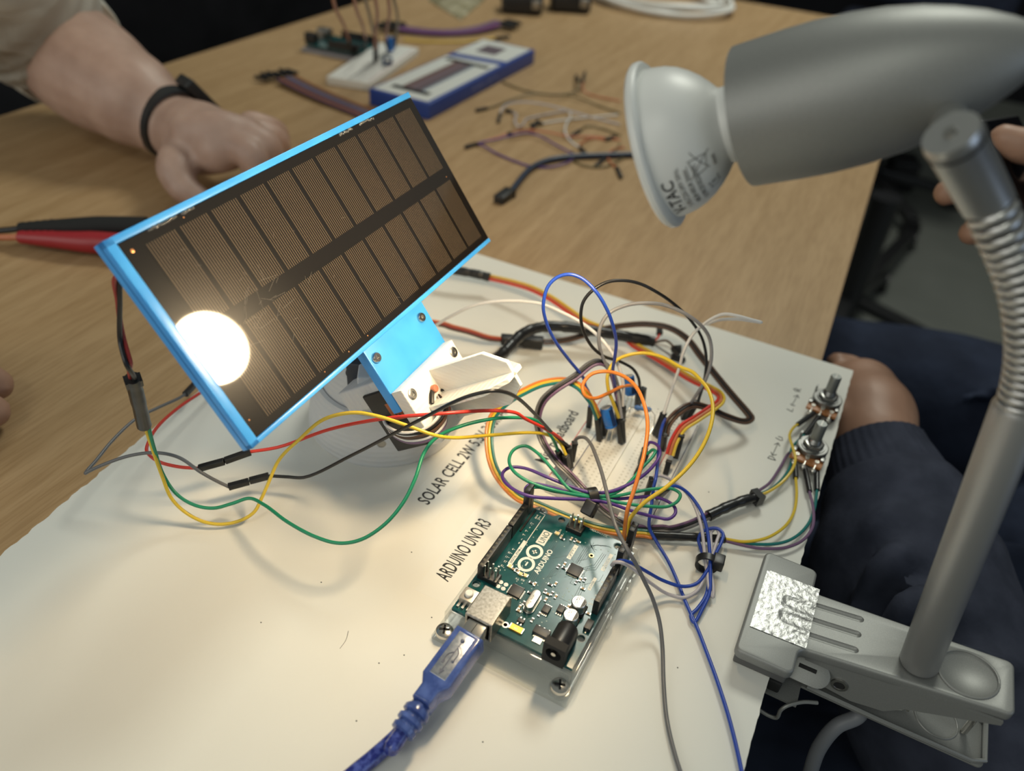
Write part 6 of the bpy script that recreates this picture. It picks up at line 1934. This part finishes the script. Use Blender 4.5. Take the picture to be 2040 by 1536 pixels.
loose('purple', 'violet wire doubled to a point beside the panel corner', [(1120, 1010, 0), (1050, 1050, 0), (900, 1085, G), (730, 1075, G), (560, 1020, G), (400, 950, G), (290, 885, 0), (250, 866, 0), (300, 848, 0), (400, 830, 0), (560, 792, 1), (700, 768, 1), (800, 790, 1), (950, 870, 0), (1100, 950, 0), (1160, 980, 0)])
loose('coral', 'orange wire lying across the loose heap', [(240, 868, G), (330, 835, G), (450, 800, G), (540, 765, 0), (700, 742, 1), (900, 762, 1), (1100, 800, 0), (1300, 800, G), (1560, 830, G)], h0=(125, 900))
loose('rust', 'short rust wire with twin plugs in the loose heap', [(560, 770, 1), (620, 740, 2), (700, 735, 2), (745, 730, 1)], h0=(515, 775), h1=(800, 650))
loose('coral', 'orange wire end with a plug near the bulb', [(1190, 870, G), (1250, 830, G), (1330, 815, G), (1420, 830, G)], h1=(1515, 805))
loose('olive', 'brown wire end with a plug in the middle of the heap', [(1560, 790, G), (1450, 745, G), (1350, 715, G), (1250, 705, G), (1190, 745, G)], h1=(1095, 805))
loose('olive', 'brown wire curving below the thick dark cable', [(1120, 930, G), (1130, 1020, G), (1200, 1060, G), (1300, 1082, G), (1420, 1080, G), (1500, 1050, G), (1600, 990, G)])
loose('coral', 'orange wire with a plug hanging below the bulb end', [(1600, 900, G), (1500, 920, G), (1450, 980, G), (1470, 1040, G), (1530, 1090, G)], h1=(1570, 1180))
loose('olive', 'short brown wire with a plug under the thick dark cable', [(1560, 870, G), (1500, 940, G), (1430, 1000, G)], h1=(1330, 1075))
loose('navy', 'thick dark blue cable with a black plug on the table', [(545, 1320, 0), (590, 1260, 0), (660, 1170, 0), (750, 1085, 0), (900, 1020, 0), (1100, 990, 0), (1350, 977, 0), (1640, 968, 0), (1800, 960, 0)], r=0.0027, h0=(430, 1405), hw=0.0095)

# coil of white cable, black adapters, small bag
cw = thing('cable_coil', 'coil of white cable lying at the far end of the table', 'cable', at(1308, -20, -0.003))
cc = at(1308, 2, 0.0)
for i in range(6):
    n = 48
    R_ = 0.098 + 0.006 * (i % 3) - 0.004 * (i // 3)
    ox, oy = random.uniform(-.008, .008), random.uniform(-.008, .008)
    pts_ = [cc + Vector((ox + R_ * 1.04 * math.cos(2 * math.pi * k / n), oy + R_ * 0.86 * math.sin(2 * math.pi * k / n), 0.001 + 0.0052 * (i // 2) + 0.002 * math.sin(3 * 2 * math.pi * k / n + i))) for k in range(n)]
    part('turn', MB().tube(pts_ + [pts_[0]], 0.0034, 10, False), white_pl, cw)
for px, py, sx_, lab in ((1040, 4, 0.060, 'black adapter with a rounded front at the far table end'), (1136, 1, 0.060, 'black adapter beside the white cable coil')):
    c_ = at(px, py, 0.01)
    t = thing('power_adapter', lab, 'adapter', (c_.x, c_.y, -0.003))
    part('body', MB().box((c_.x, c_.y, 0.011), (sx_, 0.045, 0.028), Matrix.Rotation(0.5, 3, 'Z'), 0.006), black_pl, t)
    part('socket_face', MB().box(at(px + 28, py + 6, 0.012), (0.012, 0.004, 0.012), Matrix.Rotation(0.5, 3, 'Z'), 0.001), dull_steel, t)
    part('cord', MB().tube(catmull([at(px - 10, py - 2, 0.006), at(px - 40, py - 14, 0.001), at(px - 60, py - 40, 0.001)], 8), 0.003, 10), black_pl, t)
bg_m = principled('tinted_bag', (0.30, 0.26, 0.13), 0.2, spec=0.6)
noise_col(bg_m, (0.24, 0.21, 0.11), (0.42, 0.38, 0.26), nscale=40, bump=0.8, dist=0.01)
poly = [at(852, -4, 0), at(918, 36, 0), at(968, -6, 0), at(900, -40, 0)]
vs, fs = [], []
for i in range(13):
    for j in range(13):
        a = poly[0].lerp(poly[1], i / 12).lerp(poly[3].lerp(poly[2], i / 12), j / 12)
        vs.append((a.x, a.y, -0.0028 + 0.010 * math.sin(math.pi * i / 12) ** .6 * math.sin(math.pi * j / 12) ** .6 + random.uniform(0, 0.0015)))
for i in range(12):
    for j in range(12):
        a = i * 13 + j
        fs.append((a, a + 13, a + 14, a + 1))
solo('plastic_bag', MB().add(vs, fs, True), bg_m, 'small tinted plastic bag at the back of the table', 'bag')

# ================================================================== beyond the table
chair_m = principled('dark_chair_fabric', (0.016, 0.020, 0.036), 0.9, spec=0.2)
noise_col(chair_m, (0.013, 0.016, 0.030), (0.020, 0.026, 0.046), nscale=60, bump=0.2, dist=0.004)
ch = thing('office_chair', 'dark office chair beyond the far end of the table', 'chair', (0.02, 2.55, -0.743))
part('seat', MB().box((0.02, 2.45, -0.28), (0.48, 0.46, 0.08), None, 0.03), chair_m, ch)
part('backrest', MB().box((0.02, 2.70, 0.02), (0.46, 0.06, 0.48), Matrix.Rotation(-.12, 3, 'X'), 0.025), chair_m, ch)
part('column', MB().cyl((0.02, 2.45, -0.66), (0.02, 2.45, -0.32), 0.028, 20), black_pl, ch)
for k in range(5):
    a = 2 * math.pi * k / 5 + .3
    e_ = Vector((0.02 + 0.28 * math.cos(a), 2.45 + 0.28 * math.sin(a), -0.69))
    lgk = part('leg', MB().bar((0.02, 2.45, -0.65), e_, 0.035, 0.028, bev=0.004), black_pl, ch)
    part('caster', MB().cyl(e_ + Vector((0, -0.02, -0.025)), e_ + Vector((0, 0.02, -0.025)), 0.028, 18), black_pl, lgk)
ch2 = thing('chair_base', 'black star base of the chair under the navy trousers', 'chair', at(1700, 560, -0.743))
hub = at(1690, 590, -0.64)
part('hub', MB().cyl(hub + Vector((0, 0, -0.05)), hub + Vector((0, 0, 0.25)), 0.032, 20), black_pl, ch2)
for (px, py) in ((1815, 466), (1885, 690), (1758, 548), (1560, 520), (1600, 760)):
    e_ = at(px, py, -0.70)
    lgk = part('leg', MB().bar(hub, e_, 0.034, 0.026, bev=0.004), black_pl, ch2)
    part('caster', MB().cyl(e_ + Vector((-0.02, 0, -0.016)), e_ + Vector((0.02, 0, -0.016)), 0.026, 18), black_pl, lgk)
bx2 = thing('floor_box', 'small black box on the grey floor below the lamp head', 'box', at(1795, 350, -0.743))
c_ = at(1792, 345, -0.70)
part('body', MB().box((c_.x, c_.y, -0.70), (0.085, 0.11, 0.085), Matrix.Rotation(.3, 3, 'Z'), 0.008), black_matte, bx2)
part('lid', MB().box((c_.x, c_.y, -0.652), (0.09, 0.115, 0.012), Matrix.Rotation(.3, 3, 'Z'), 0.003), black_pl, bx2)
bn = thing('bench', 'long black bench in the dark beyond the forearm', 'bench', (-1.05, 1.2, -0.743))  # made-up seat, put in to cover the lit floor with black
part('cushion', MB().box((-1.15, 1.15, -0.38), (0.70, 2.9, 0.10), None, 0.02), black_cloth, bn)
part('backrest', MB().box((-1.52, 1.15, -0.02), (0.08, 2.9, 0.60), None, 0.02), black_cloth, bn)
part('frame_board', MB().box((-1.10, 1.15, -0.585), (0.56, 2.86, 0.31)), black_matte, bn)
yl = thing('tool_strap', 'dim yellow strap hanging in the dark behind the bare forearm', 'strap', at(300, 20, -0.33))
part('webbing', MB().tube(catmull([at(292, -30, -0.29), at(297, 0, -0.30), at(303, 25, -0.305), at(306, 40, -0.31)], 6), 0.018, 12), principled('yellow_webbing', (0.26, 0.17, 0.03), 0.7), yl)
part('buckle', MB().box(at(306, 46, -0.31), (0.05, 0.03, 0.03), None, 0.004), black_pl, yl)
